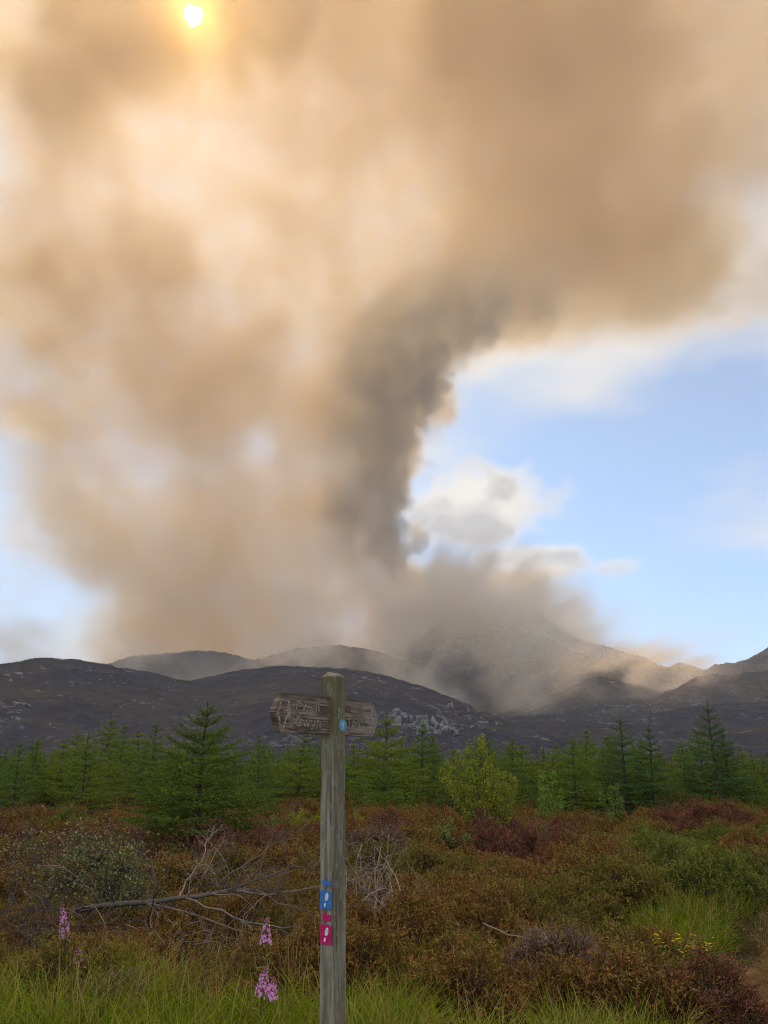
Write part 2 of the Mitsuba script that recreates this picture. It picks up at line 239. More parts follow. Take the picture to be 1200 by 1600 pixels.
# ------------------------------------------------------------------ mesh builder
def gp(px, py, h=0.0):                               # the point of the moor (h above it) seen at a pixel of the photograph
    d = ray(px, py); z = h
    for _ in range(6):
        s = (z - EYE) / d[2]; q = d * s; z = float(gz(q[0], q[1])) + h
    return np.array([q[0], q[1], z - h])
class MB:
    def __init__(s): s.v, s.f, s.c, s.n = [], [], [], 0
    def add(s, v, f, c):
        v = np.asarray(v, float).reshape(-1, 3); f = np.asarray(f, int)
        if f.shape[1] == 4: f = np.vstack([f[:, [0, 1, 2]], f[:, [0, 2, 3]]])
        s.v.append(v); s.f.append(f + s.n); s.c.append(np.broadcast_to(np.asarray(c, float), v.shape).copy()); s.n += len(v)
    def tube(s, P, R, c, sides=5, cap=True):
        P = np.asarray(P, float); n = len(P); R = np.broadcast_to(R, (n,))
        t = np.gradient(P, axis=0); t /= np.linalg.norm(t, axis=1, keepdims=True) + 1e-9
        a = np.cross(t, [0.31, 0.17, 0.93] if abs(t[:, 2]).mean() < 0.9 else [1, 0.1, 0]); a /= np.linalg.norm(a, axis=1, keepdims=True) + 1e-9
        b = np.cross(t, a); th = np.arange(sides) * 2 * np.pi / sides
        v = P[:, None] + R[:, None, None] * (np.cos(th)[None, :, None] * a[:, None] + np.sin(th)[None, :, None] * b[:, None])
        i, j = np.meshgrid(np.arange(n - 1), np.arange(sides), indexing='ij'); k = (j + 1) % sides
        f = np.stack([i * sides + j, i * sides + k, (i + 1) * sides + k, (i + 1) * sides + j], -1).reshape(-1, 4)
        cc = np.asarray(c, float) * (1 + 0.16 * np.sin(np.arange(n) * 12.9898 + P[0, 0] * 37)[:, None, None] * np.ones((1, sides, 1)) + 0.14 * np.cos(np.arange(sides) * 7.7 + P[0, 2] * 53)[None, :, None])
        s.add(v, f, cc.reshape(-1, 3) if n > 3 else c)
        if cap:
            e = (n - 1) * sides; s.add(np.vstack([v[-1], P[-1:]]), [[q, (q + 1) % sides, sides] for q in range(sides)], c)
    def tris(s, base, tip, side, c):                # one triangle each: base -/+ side, tip
        n = len(base); v = np.stack([base - side, base + side, tip], 1)
        s.add(v, np.arange(3 * n).reshape(n, 3), np.repeat(c, 3, 0) if np.ndim(c) == 2 else c)
    def leaves(s, base, axis, side, L, W, c):       # a folded rhombus each
        up = np.cross(axis, side); m = base + axis * (L * 0.45)[:, None]
        v = np.stack([base, m + side * W[:, None] + up * (W * 0.35)[:, None], base + axis * L[:, None], m - side * W[:, None] + up * (W * 0.35)[:, None]], 1)
        n = len(base); i = np.arange(n)[:, None] * 4
        s.add(v, np.vstack([i + [0, 1, 2], i + [0, 2, 3]]), np.repeat(c, 4, 0))
    def blades(s, base, az, lean, L, W, curve, c, tipc=None, seg=4):   # grass blades: arching strips
        n = len(base); d = np.stack([np.cos(az), np.sin(az), 0 * az], -1); sd = np.stack([-np.sin(az), np.cos(az), 0 * az], -1)
        p = base.copy(); V = []; C = []; ang = lean.copy()
        tipc = c if tipc is None else tipc
        for k in range(seg + 1):
            w = W * (1 - (k / seg) ** 1.6) * 0.5 + 0.0004
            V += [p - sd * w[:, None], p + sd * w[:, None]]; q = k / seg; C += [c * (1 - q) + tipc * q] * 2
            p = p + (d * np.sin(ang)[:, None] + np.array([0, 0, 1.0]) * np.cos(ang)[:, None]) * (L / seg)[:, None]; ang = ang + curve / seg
        m = 2 * (seg + 1); v = np.stack(V, 1).reshape(-1, 3); cc = np.stack(C, 1).reshape(-1, 3)
        i = np.arange(n)[:, None] * m
        f = np.vstack([i + [2 * k, 2 * k + 1, 2 * k + 3, 2 * k + 2] for k in range(seg)])
        s.add(v, f, cc)
    def mesh(s): return np.vstack(s.v), np.vstack(s.f), np.vstack(s.c)
    def ply(s, mat, smooth=False, **k):
        v, f, c = s.mesh()
        if mat != 'twig_mat': g = c.mean(1, keepdims=True); c = np.clip(g + 1.18 * (c - g), .003, 1)
        return mikit.ply((v, f), mat, smooth=smooth, color=np.clip(c * (1.2 if mat == 'twig_mat' else VEG), 0, 0.92), **k)
def unit(a): return a / (np.linalg.norm(a, axis=-1, keepdims=True) + 1e-12)
VEG = 1.9                                            # foliage colours raised past real lightness to brighten the foreground
def jit(rng, c, n, s=0.25, h=0.08):                  # n colours round c
    return np.clip(np.asarray(c) * (1 + s * rng.standard_normal((n, 1))) * (1 + h * rng.standard_normal((n, 3))), 0.003, 1)
def place(x, y, z, s=1.0, rz=0.0, tx=0.0, ty=0.0, sz=None):
    return T().translate([float(x), float(y), float(z)]).rotate([0, 0, 1], float(rz)).rotate([1, 0, 0], float(tx)).rotate([0, 1, 0], float(ty)).scale([s, s, s if sz is None else sz])
used = {}
def key_of(name):
    k = used.get(name, -1) + 1; used[name] = k
    return name if k == 0 else f'{name}_{k:03d}'
def put(name, group, tf, label=None, cat=None, grp=None, kind=None):
    k = key_of(name); scene[k] = {'type': 'instance', 'to_world': tf, 'g': ref(group)}
    if label:
        labels[k] = {'label': label, 'category': cat}
        if grp: labels[k]['group'] = grp
    if kind: labels.setdefault(k, {})['kind'] = kind
    return k

def strew(name, group, tf):                          # one more clump of a ground cover
    n = used.get(name, 0) + 1; used[name] = n; scene[f'{name}__{n:03d}'] = {'type': 'instance', 'to_world': tf, 'g': ref(group)}

# ------------------------------------------------------------------ young spruces
def spruce(name, seed, H, dense=1.0, green=(0.045, 0.075, 0.020), tipg=(0.085, 0.125, 0.030), spread=0.36, nl=0.034):
    rng = np.random.default_rng(seed); tr, br, fo = MB(), MB(), MB()
    zz = np.linspace(0, H, 14); wob = 0.02 * np.stack([np.sin(zz * 2 + seed), np.cos(zz * 1.7 + seed)], -1) * (zz / H)[:, None]
    trunk = np.column_stack([wob, zz]); tr.tube(trunk, np.linspace(0.018 * H, 0.005, 14), (0.07, 0.05, 0.04), 7)
    def tp(z): return np.array([np.interp(z, zz, wob[:, 0]), np.interp(z, zz, wob[:, 1]), z])
    B, D, S, TC = [], [], [], []
    def needles(P, n, ln, mix_):                      # along polyline P
        u = rng.random(n) * (len(P) - 1.001); i = u.astype(int); fr = (u - i)[:, None]
        b = P[i] * (1 - fr) + P[i + 1] * fr; ax = unit(P[i + 1] - P[i])
        r = unit(rng.standard_normal((n, 3)) + [0, 0, 0.35]); r = unit(r - (r * ax).sum(1, keepdims=True) * ax)
        B.append(b); D.append(unit(r + 0.75 * ax) * (ln * rng.uniform(0.7, 1.15, n))[:, None]); S.append(unit(np.cross(r, ax))); TC.append(np.clip(mix_ + 0.25 * rng.standard_normal(n) + 0.5 * u / len(P), 0, 1))
    z, ph = 0.10 * H, rng.random() * 6
    while z < H - 0.10:
        fr = z / H; main = rng.random() < 0.8; k = rng.integers(5, 8) if main else 4
        for q in range(k):
            a = ph + q * 2 * np.pi / k + rng.normal(0, 0.18)
            L = (0.05 + (H - z) * spread * (1.0 if main else 0.7) * rng.uniform(0.75, 1.15)); L = min(L, spread * H * 0.78 * rng.uniform(0.8, 1.12))
            if fr < 0.12: L *= 0.88 + fr
            el = np.interp(fr, [0, 0.45, 0.8, 1.0], [-0.12, 0.15, 0.55, 0.95]) + rng.normal(0, 0.08)
            n = 7; s_ = np.linspace(0, 1, n); bend = (-0.25 * s_ * (1 - fr) + 0.42 * s_ ** 2)
            d = np.stack([np.cos(a) * np.cos(el + bend), np.sin(a) * np.cos(el + bend), np.sin(el + bend)], -1)
            P = tp(z) + np.vstack([[0, 0, 0], np.cumsum(d[:-1] * L / (n - 1), 0)])
            br.tube(P, np.linspace(0.006 + 0.006 * L, 0.0025, n), (0.085, 0.06, 0.045), 3)
            needles(P[2:], int(60 * L * dense) + 6, nl, 0.35)
            side = np.array([-np.sin(a), np.cos(a), 0]); m = max(3, int(L / 0.045))
            for j in range(m):
                s0 = 0.16 + 0.80 * j / m + rng.normal(0, 0.02); s0 = min(max(s0, 0.12), 0.98); pos = np.array([np.interp(s0, s_, P[:, w]) for w in range(3)])
                sg = 1 if j % 2 else -1; l = (0.05 + 0.42 * L * (1 - s0) * rng.uniform(0.6, 1.1)) + 0.03
                ax = unit(d[min(int(s0 * n), n - 1)] * 0.75 + sg * side * rng.uniform(0.6, 1.0) + np.array([0, 0, rng.normal(-0.06, 0.16)]))
                e = 4; ss = np.linspace(0, 1, e)[:, None]; Q = pos + ax * l * ss + np.array([0, 0, 1]) * (-0.10 * ss * (1 - fr) + 0.12 * ss ** 2) * l
                needles(Q, int(70 * l * dense) + 5, nl * 0.95, 0.25)
                if l > 0.16:
                    for w in range(int(l / 0.07)):
                        o = Q[1 + w % 3]; ax2 = unit(ax + (1 if w % 2 else -1) * 0.8 * unit(np.cross(ax, [0, 0, 1.0])) + rng.normal(0, 0.15, 3)); l2 = l * rng.uniform(0.25, 0.5)
                        needles(np.stack([o, o + ax2 * l2 * 0.5, o + ax2 * l2]), int(70 * l2 * dense) + 4, nl * 0.9, 0.3)
        z += (0.17 if main else 0.07) * rng.uniform(0.8, 1.2) * (0.8 + 0.5 * fr); ph += 1.1
    needles(np.array([tp(H - 0.32), tp(H - 0.1), tp(H) + [0, 0, 0.03]]), int(90 * dense), nl, 0.5)
    B, D, S, TC = map(np.concatenate, (B, D, S, TC)); n = len(B)
    c = np.asarray(green) * (1 - TC[:, None]) + np.asarray(tipg) * TC[:, None]; c = 1.22 * c * [1.0, 1.0, 0.82] * (1 + 0.22 * rng.standard_normal((n, 1)))
    fo.tris(B, B + D, S * rng.uniform(0.0042, 0.0066, n)[:, None] * (nl / 0.034), np.clip(c, 0.003, 1))
    scene[name] = {'type': 'shapegroup', 'trunk': tr.ply('twig_mat', True), 'branch': br.ply('twig_mat'), 'needles': fo.ply('needle_mat')}
    return n, H
SPR = {}
for i, (H, dn, g, tg, wd) in enumerate([
    (2.7, 1.2, (0.042, 0.060, 0.020), (0.105, 0.125, 0.034), 0.50), (2.4, 0.9, (0.050, 0.066, 0.022), (0.115, 0.132, 0.036), 0.56), (2.5, 0.9, (0.042, 0.062, 0.024), (0.098, 0.122, 0.038), 0.48),
    (2.3, 0.9, (0.054, 0.070, 0.022), (0.125, 0.138, 0.034), 0.60), (2.8, 0.95, (0.030, 0.048, 0.022), (0.068, 0.092, 0.036), 0.42), (2.6, 0.9, (0.044, 0.064, 0.022), (0.105, 0.126, 0.034), 0.52), (2.75, 1.5, (0.030, 0.046, 0.016), (0.088, 0.108, 0.030), 0.62), (2.2, 1.0, (0.058, 0.072, 0.024), (0.130, 0.140, 0.036), 0.66), (2.9, 1.0, (0.046, 0.066, 0.026), (0.105, 0.128, 0.040), 0.46)]):
    SPR[i] = spruce(f'spruce_model_{i}', 100 + i, H, dn, g, tg, wd, 0.034 if i in (0, 4, 6) else 0.038)[1]
def put_spruce(px, ptop, Y, kind, label, grp=None, rz=None, wide=1.0, tilt=(0, 0)):
    p = at(px, 800, Y); x = p[0]; top = at(px, ptop, Y)[2]; z0 = float(gz(x, Y)) - 0.03
    h = (top - z0) / SPR[kind]; rr = (px * 37 + Y * 11) % 360 if rz is None else rz
    depth = Y * cp + (top - EYE) * sp; x = (px - 600) / F * depth
    put('spruce_tree', f'spruce_model_{kind}', place(x, Y, z0, h * wide, rr, *tilt, sz=h), label, 'tree', grp)
put_spruce(322, 1098, 13.0, 6, 'big young spruce left of the signpost, standing forward of the plantation', wide=1.36)
put_spruce(1105, 1096, 24, 4, 'tall dark spruce with a bare spire near the right edge of the photo', wide=1.25)
put_spruce(968, 1116, 23.5, 4, 'dark spire-topped spruce, second tallest on the right side', wide=1.25)
put_spruce(893, 1150, 23, 5, 'dark spruce between the pale green birch and the spire-topped spruce', wide=1.15)
put_spruce(406, 1150, 20, 2, 'slim spruce just right of the big forward spruce', wide=1.0)
put_spruce(34, 1158, 22, 2, 'thin-topped spruce at the left edge of the plantation')
put_spruce(140, 1140, 23, 1, 'pale green bushy spruce with a twin tip in the left part of the plantation', wide=1.1)
put_spruce(600, 1166, 21, 5, 'spruce right behind the right arm of the signpost', wide=1.15)
rng = np.random.default_rng(77)
ORD = ('first second third fourth fifth sixth seventh eighth ninth tenth eleventh twelfth thirteenth fourteenth fifteenth sixteenth seventeenth eighteenth nineteenth twentieth').split() + ['twenty-' + w for w in 'first second third fourth fifth sixth seventh eighth ninth'.split()] + ['thirtieth'] + ['thirty-' + w for w in 'first second third fourth fifth sixth seventh eighth ninth'.split()]
for row, (Y, step, topm, tops) in enumerate(((24.5, 1.0, 1180, 20), (28.5, 1.15, 1172, 16), (33, 1.4, 1166, 13), (39, 1.8, 1163, 10), (47, 2.2, 1161, 9), (58, 2.8, 1160, 9))):
    nr = 0
    x = -0.56 * Y
    while x < 0.56 * Y:
        px = 600 + F * x / (Y * cp); pt = topm + rng.normal(0, tops) + 10 * math.sin(px / 90 + Y)
        if 560 < px < 840: pt += 8
        if px > 1010: pt -= 2
        if rng.random() < 0.10: pt -= 18
        PL = f'young spruce, {ORD[nr]} from the left in the {ORD[row]} row of the plantation'; nr += -45 < px < 1245
        if -45 < px < 1245: put_spruce(px, pt, Y + rng.normal(0, 0.8), int(rng.choice([1, 2, 3, 5, 7, 8, 4])), PL, 'spruces of the plantation', rz=rng.random() * 360, wide=rng.uniform(1.0, 1.5), tilt=rng.normal(0, 2.5, 2))
        x += step * rng.uniform(0.75, 1.3)

# ------------------------------------------------------------------ birches and leafy bushes
def bushy(key, base, H, R, stems, leaves, cols, seed, low=0.3, leaf=0.034, label=None, cat='tree', lean=(0, 0), grow=0.45, stemc=(0.075, 0.055, 0.045), barkr=0.014, grp=None, droop=0.0):
    rng = np.random.default_rng(seed); st, lf = MB(), MB(); tips = []
    for k in range(stems):
        a = rng.random() * 6.28; out = R * rng.uniform(0.15, 1.0) ** 0.7; h = H * rng.uniform(0.55, 1.0) * (1 - 0.30 * (out / R) ** 2)
        n = 8; s_ = np.linspace(0, 1, n); P = np.stack([out * np.cos(a) * s_ ** grow * s_ ** .4 + lean[0] * s_ ** 2 + rng.normal(0, .02, n), out * np.sin(a) * s_ ** grow * s_ ** .4 + lean[1] * s_ ** 2 + rng.normal(0, .02, n), h * s_ - droop * out * s_ ** 3], -1)
        st.tube(P, np.linspace(barkr * H / 2, 0.003, n), jit(rng, stemc, 1, .2)[0], 5)
        for j in range(11):
            s0 = rng.uniform(low, 0.97); o = np.array([np.interp(s0, s_, P[:, w]) for w in range(3)]); d = unit(rng.standard_normal(3) + [np.cos(a), np.sin(a), 0.9]); l = R * rng.uniform(0.2, 0.5) * (1.15 - s0)
            Q = o + d * l * np.linspace(0, 1, 5)[:, None] + rng.normal(0, .012, (5, 3)) * np.linspace(0, 1, 5)[:, None]
            st.tube(Q, np.linspace(0.005, 0.0016, 5), jit(rng, stemc, 1, .2)[0], 3, cap=False); tips.append(Q)
        tips.append(P[int(low * n) + 1:]); 
    m = max(1, leaves // len(tips))
    for Q in tips:
        u = rng.random(m) ** 0.8 * (len(Q) - 1.001); i = u.astype(int); fr = (u - i)[:, None]
        b = Q[i] * (1 - fr) + Q[i + 1] * fr + rng.normal(0, 0.028, (m, 3)); ax = unit(rng.standard_normal((m, 3)) + [0, 0, -0.2]); sd = unit(np.cross(ax, rng.standard_normal((m, 3))))
        w = rng.uniform(0.7, 1.25, m) * leaf; c = np.asarray(cols)[rng.integers(0, len(cols), m)] * (1 + .2 * rng.standard_normal((m, 1)))
        lf.leaves(b, ax, sd, w, w * 0.33, np.clip(c, .004, 1))
    k = key_of(key); tf = place(base[0], base[1], base[2] - 0.02)
    scene[f'{k}__stems'] = st.ply('twig_mat', True, to_world=tf); scene[f'{k}__leaves'] = lf.ply('leaf_mat', to_world=tf)
    labels[k] = {'label': label, 'category': cat}
    if grp: labels[k]['group'] = grp
    return k
YG = [(0.22, 0.205, 0.032), (0.175, 0.18, 0.034), (0.13, 0.155, 0.032)]; PG = [(0.14, 0.19, 0.045), (0.10, 0.15, 0.035)]; OLV = [(0.12, 0.14, 0.05), (0.09, 0.11, 0.04), (0.15, 0.155, 0.06)]
def h_at(px, ptop, Y): return at(px, ptop, Y)[2]
def gxy(px, Y): x = (px - 600) / F * Y * cp * 0.995; return np.array([x, Y, float(gz(x, Y))])
b = gxy(757, 15.0); bushy('birch_tree', b, h_at(740, 1128, 15) - b[2], 0.80, 18, 9500, YG + [OLV[0]], 11, 0.34, 0.036, 'yellowish green birch sapling fanning from the heather in front of the spruces', lean=(-0.16, 0), grow=0.55, barkr=0.010)
b = gxy(846, 20.0); bushy('birch_tree', b, h_at(846, 1168, 20) - b[2], 0.50, 9, 4200, PG, 12, 0.2, 0.038, 'small bright green birch to the right of the yellowish birch sapling', grow=0.5)
b = gxy(287, 14.0); bushy('birch_tree', b, h_at(285, 1180, 14) - b[2], 0.42, 8, 2600, [(0.15, 0.17, 0.03), (0.10, 0.13, 0.03)], 13, 0.3, 0.034, 'thin yellow-green sapling against the left side of the big spruce', grow=0.5)
b = gxy(952, 21.5); bushy('birch_tree', b, h_at(950, 1195, 21.5) - b[2], 0.40, 7, 2000, PG + OLV, 14, 0.25, 0.038, 'small leafy sapling at the foot of the spire-topped spruce')
for q, (px, py, Y, H, R, cl, lab) in enumerate([
    (700, 1290, 13.5, .55, .50, OLV, 'low olive willow bush left of the birch sapling foot'), (455, 1240, 17.5, .75, .55, YG, 'yellow-green bush between the signpost and the big spruce'),
    (568, 1262, 15.5, .62, .40, YG, 'yellow-leaved bush right of the signpost under the spruces'), (505, 1245, 17, .6, .4, YG, 'small yellowish bush hidden behind the signpost shaft'),
    (285, 1305, 12.2, .5, .55, [(0.09, .14, .03), (.12, .16, .04)], 'bright green bush under the left skirt of the big spruce'), (28, 1318, 11.5, .5, .45, [(.11, .16, .045), (.15, .19, .07)], 'light green leafy bush at the left edge behind the fallen branches')]):
    b = gxy(px, Y); bushy('leafy_bush', b, H, R, 9, 1500, cl, 40 + q, 0.25, 0.036, lab, 'bush')
# ------------------------------------------------------------------ crags and outcrops on the burnt hills
def rock_colour(p, n, uv):
    f = mikit.fbm(p.x / 2.2, p.y / 2.2, p.z / 5, 4); g = mikit.fbm(p.x / 0.7, p.y / 0.7, p.z / 0.5, 3)
    c = mikit.mix((0.075, 0.068, 0.075), (0.235, 0.225, 0.215), mikit.smoothstep(0.32, 0.66, f))
    return c * (0.55 + 0.9 * g)
scene['rock_mat'] = two({'type': 'diffuse', 'reflectance': mikit.proc(rock_colour)})
from scipy.interpolate import LinearNDInterpolator
def crags(key, surf, clusters, seed):
    X, Y, Z = surf; zi = LinearNDInterpolator(np.column_stack([X[::2].ravel(), Y[::2].ravel()]), Z[::2].ravel()); rng = np.random.default_rng(seed); v, f, n = [], [], 0
    for px, py, w, h, count, size, tall in clusters:
        for _ in range(count):
            qx, qy = px + rng.normal(0, w), py + rng.normal(0, h); d = ray(qx, qy); Ys = np.linspace(Y.min() + 5, Y.max() - 5, 160); P = np.array([0, 0, EYE]) + d * (Ys / d[1])[:, None]
            s = zi(P[:, 0], P[:, 1]); hit = np.nonzero(np.nan_to_num(s, nan=-99) > P[:, 2])[0]
            if not len(hit): continue
            c = P[hit[0]]; r = size * rng.lognormal(0, .45)
            pts = unit(rng.standard_normal((11, 3))) * rng.uniform(.7, 1.05, (11, 1)) * [r * rng.uniform(.8, 1.7), r * .8, r * tall * rng.uniform(.6, 1.2)]
            hl = trimesh.convex.convex_hull(pts + c - [0, 0, r * tall * .35]); v.append(hl.vertices); f.append(hl.faces + n); n += len(hl.vertices)
    scene[key] = mikit.ply((np.vstack(v), np.vstack(f)), 'rock_mat')
    labels[key] = {'kind': 'stuff', 'category': 'rocks'}
crags('crag', SURF['hill_001'], [(600, 1128, 26, 8, 60, 3.2, 1.9), (660, 1138, 32, 7, 60, 3.0, 1.7), (700, 1120, 26, 8, 26, 2.2, 1.2), (455, 1052, 30, 3, 26, 2.2, .8), (540, 1060, 40, 4, 26, 1.9, .7), (620, 1078, 36, 5, 26, 1.9, .8), (740, 1140, 26, 6, 30, 2.0, 1.0), (400, 1075, 30, 10, 18, 1.6, .7)], 5)
crags('outcrop', SURF['hill'], [(40, 1058, 16, 6, 26, 1.9, .8), (140, 1048, 20, 5, 34, 1.7, .7), (200, 1066, 30, 8, 30, 1.5, .7), (30, 1108, 20, 8, 26, 1.6, .7), (120, 1100, 60, 16, 40, 1.0, .6), (270, 1090, 30, 10, 24, 1.3, .7), (165, 1138, 8, 3, 12, 2.0, .7), (60, 1136, 40, 3, 30, 1.1, .5)], 6)  # last cluster is made up: rocks standing in for thin low smoke
crags('outcrop_001', SURF['hill_006'], [(900, 1132, 60, 6, 30, 1.6, .6), (1100, 1122, 60, 8, 40, 1.6, .6), (1180, 1110, 30, 6, 26, 1.8, .7), (1000, 1140, 50, 6, 26, 1.4, .6)], 7)
labels['crag']['label'] = 'pale vertical crags on the face of the hill right of the signpost'; labels['outcrop']['label'] = 'pale rock outcrops scattered on the dark hill at the left'; labels['outcrop_001']['label'] = 'small rocks on the low dark hill at the right'
# ------------------------------------------------------------------ heather
def heather_model(name, seed, R, H, n, cols, tips):
    rng = np.random.default_rng(seed); m = MB(); w = MB()
    a = rng.random(n) * 6.283; rr = np.sqrt(rng.random(n)); th = rr * 1.25
    bump = 0.35 + 1.3 * meshkit.fbm(np.stack([np.cos(a) * rr * 2.8 + seed, np.sin(a) * rr * 2.8, 0 * a], -1), 4, seed) + np.where(rng.random(n) < .16, rng.uniform(0, .35, n), 0)
    tip = np.stack([R * np.sin(th) / np.sin(1.25) * np.cos(a), R * np.sin(th) / np.sin(1.25) * np.sin(a), H * np.cos(th * 1.08) * bump * 1.1], -1)
    L = rng.uniform(0.09, 0.24, n); d = unit(np.stack([np.cos(a) * th * 0.75, np.sin(a) * th * 0.75, 0.85 + 0 * a], -1) + 0.36 * rng.standard_normal((n, 3)))
    base = tip - d * L[:, None]; sd = unit(np.cross(d, rng.standard_normal((n, 3)))); ci = rng.integers(0, len(cols), n)
    c = np.asarray(cols)[ci] * (1 + .22 * rng.standard_normal((n, 1))); t = np.asarray(tips)[ci] * (1 + .22 * rng.standard_normal((n, 1)))
    c, t = np.clip(c * .62, .004, 1), np.clip(t * 1.18, .004, 1)  # sprig bases darkened, tips lifted: depth shading put into the stem colours
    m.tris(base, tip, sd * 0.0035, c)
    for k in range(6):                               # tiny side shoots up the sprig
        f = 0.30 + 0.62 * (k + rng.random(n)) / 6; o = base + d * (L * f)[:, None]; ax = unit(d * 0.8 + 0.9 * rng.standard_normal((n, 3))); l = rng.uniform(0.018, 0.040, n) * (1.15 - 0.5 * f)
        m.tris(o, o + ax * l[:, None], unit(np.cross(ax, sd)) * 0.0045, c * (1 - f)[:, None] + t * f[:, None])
    q = n // 10; a = rng.random(q) * 6.28; th = rng.random(q) * 1.2
    for i in range(q):                               # bare woody stems inside
        e = np.array([R * np.sin(th[i]) * np.cos(a[i]), R * np.sin(th[i]) * np.sin(a[i]), H * np.cos(th[i]) * 0.9]); s_ = np.linspace(0, 1, 4)[:, None]
        w.tube(e * s_ + np.array([0, 0, 0.06]) * (s_ * (1 - s_)) * 4 + rng.normal(0, .012, (4, 3)), [.005, .004, .003, .0015], jit(rng, (.07, .055, .045), 1)[0], 3, cap=False)
    m.add(*w.mesh()[:2], w.mesh()[2])
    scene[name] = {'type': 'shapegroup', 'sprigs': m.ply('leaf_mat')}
RUST, TRUST = [(.085, .042, .018), (.105, .058, .024), (.075, .040, .020), (.090, .070, .022)], [(.190, .098, .042), (.210, .130, .052), (.150, .085, .040), (.165, .128, .042)]
MARO, TMARO = [(.070, .030, .022), (.064, .034, .024), (.085, .048, .026)], [(.180, .076, .054), (.140, .072, .048), (.170, .100, .050)]
OLI, TOLI = [(.066, .060, .018), (.078, .064, .020), (.088, .056, .022)], [(.150, .130, .040), (.125, .116, .034), (.170, .115, .044)]
GREY, TGREY = [(.078, .060, .050), (.072, .056, .042), (.078, .052, .030)], [(.175, .130, .110), (.155, .105, .085), (.160, .110, .06)]
GRN, TGRN = [(.056, .068, .018), (.066, .072, .020), (.076, .066, .022)], [(.120, .142, .036), (.135, .145, .040), (.145, .130, .044)]
KINDS = [('rust', RUST, TRUST), ('maroon', MARO, TMARO), ('olive', OLI, TOLI), ('grey', GREY, TGREY), ('green', GRN, TGRN)]
for q, (nm, c, t) in enumerate(KINDS):
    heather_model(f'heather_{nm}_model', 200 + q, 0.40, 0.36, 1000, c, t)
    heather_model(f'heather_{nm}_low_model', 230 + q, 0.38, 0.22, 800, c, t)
rng = np.random.default_rng(5)
def field(x, y, s, seed): return meshkit.fbm(np.array([[x / s, y / s, seed * 3.7]]), 3, seed)[0]
def pix(x, y, z=0.3):
    d = y * cp + (z - EYE) * sp; return 600 + F * x / d, 800 - F * ((z - EYE) * cp - y * sp) / d
GRASSY = lambda px, py: (py > 1500 and px < 560) or (py > 1540 and px < 1000) or (px > 1010 and 1380 < py < 1480 and px < 1160)
hp = []
y = 4.6
while y < 30:
    x = -0.54 * y - 0.5
    st = 0.36 + 0.012 * y
    while x < 0.54 * y + 0.5:
        xx, yy = x + rng.normal(0, .12), y + rng.normal(0, .12); hp.append((xx, yy)); x += st * rng.uniform(.8, 1.25)
    y += (0.36 + 0.012 * y) * 0.85
for xx, yy in hp:
    px, py = pix(xx, yy)
    if abs(xx - path_x(yy)) < (0.80 if yy < 9 else 0.6) + 0.30 * rng.random(): continue
    if math.hypot(xx + .29, yy - 4.4) < .45: continue
    if GRASSY(px + rng.normal(0, 25), py + rng.normal(0, 14)) and rng.random() < .88: continue
    if yy < 5.4 and px < 980: continue
    if 235 < px < 470 and 1425 < py < 1520 and rng.random() < .7: continue   # heather thinned so bare dark soil stands for deep shadow
    g = field(xx, yy, 2.4, 1); h = field(xx, yy, 1.3, 2)
    right = px > 1000
    if right and g > .44: kd = 'green' if h < .6 else 'olive'
    elif px < 420 and py < 1340 and h > .55: kd = 'maroon'
    elif g < .36: kd = 'maroon'
    elif g < .49: kd = 'rust'
    elif g < .58: kd = 'olive' if h < .55 else 'rust'
    elif h > .62: kd = 'grey'
    elif h < .42: kd = 'green'
    else: kd = 'olive'
    low = field(xx, yy, 1.8, 4) < .46
    s = rng.uniform(.6, 1.25) * (1 + .012 * yy)
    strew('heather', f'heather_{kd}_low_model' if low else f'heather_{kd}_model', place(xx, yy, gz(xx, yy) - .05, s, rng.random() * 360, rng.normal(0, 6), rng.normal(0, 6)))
labels['heather'] = {'kind': 'stuff', 'label': 'rust brown and olive heather covering the moor', 'category': 'heather'}
# chosen mounds
for px, py, Y, kd, s in ((52, 1262, 19, 'rust', 1.7), (855, 1520, 6.4, 'grey', 1.15), (1060, 1560, 5.6, 'maroon', 1.1), (1000, 1500, 6.8, 'rust', 1.1), (1120, 1590, 5.2, 'grey', .9), (225, 1370, 9.2, 'rust', 1.5), (285, 1350, 9.6, 'rust', 1.5), (370, 1330, 10.5, 'olive', 1.5), (650, 1420, 7.6, 'rust', 1.3), (760, 1400, 8, 'rust', 1.4), (470, 1470, 7.2, 'olive', 1.1), (700, 1510, 6.2, 'olive', 1.1)):
    b = gxy(px, Y)
    if abs(b[0] - path_x(Y)) < .8: continue
    strew('heather', f'heather_{kd}_model', place(b[0], b[1], b[2] - .05, s, px))

# ------------------------------------------------------------------ grass
def grass_model(name, seed, n, L, W, cols, R=0.16, lean=0.35, curve=1.1):
    rng = np.random.default_rng(seed); m = MB(); a = rng.random(n) * 6.283; r = R * np.sqrt(rng.random(n))
    base = np.stack([r * np.cos(a), r * np.sin(a), 0 * a], -1); c = np.asarray(cols)[rng.integers(0, len(cols), n)] * (1 + .18 * rng.standard_normal((n, 1)))
    m.blades(base, a + rng.normal(0, .8, n), np.abs(rng.normal(0, lean, n)) * (.4 + r / R), L * rng.uniform(.45, 1.1, n), W * rng.uniform(.7, 1.2, n), np.abs(rng.normal(curve, .5, n)), np.clip(c * .55, .004, 1), np.clip(c * 1.38 + [.01, .004, 0], .004, 1))  # blade feet darkened, tips lightened: shade between blades painted in
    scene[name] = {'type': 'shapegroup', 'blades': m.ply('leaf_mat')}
LUSH = [(.068, .105, .013), (.088, .122, .016), (.054, .088, .012), (.115, .130, .022), (.13, .11, .035)]
OLD = [(.14, .13, .045), (.10, .115, .03), (.18, .15, .07)]
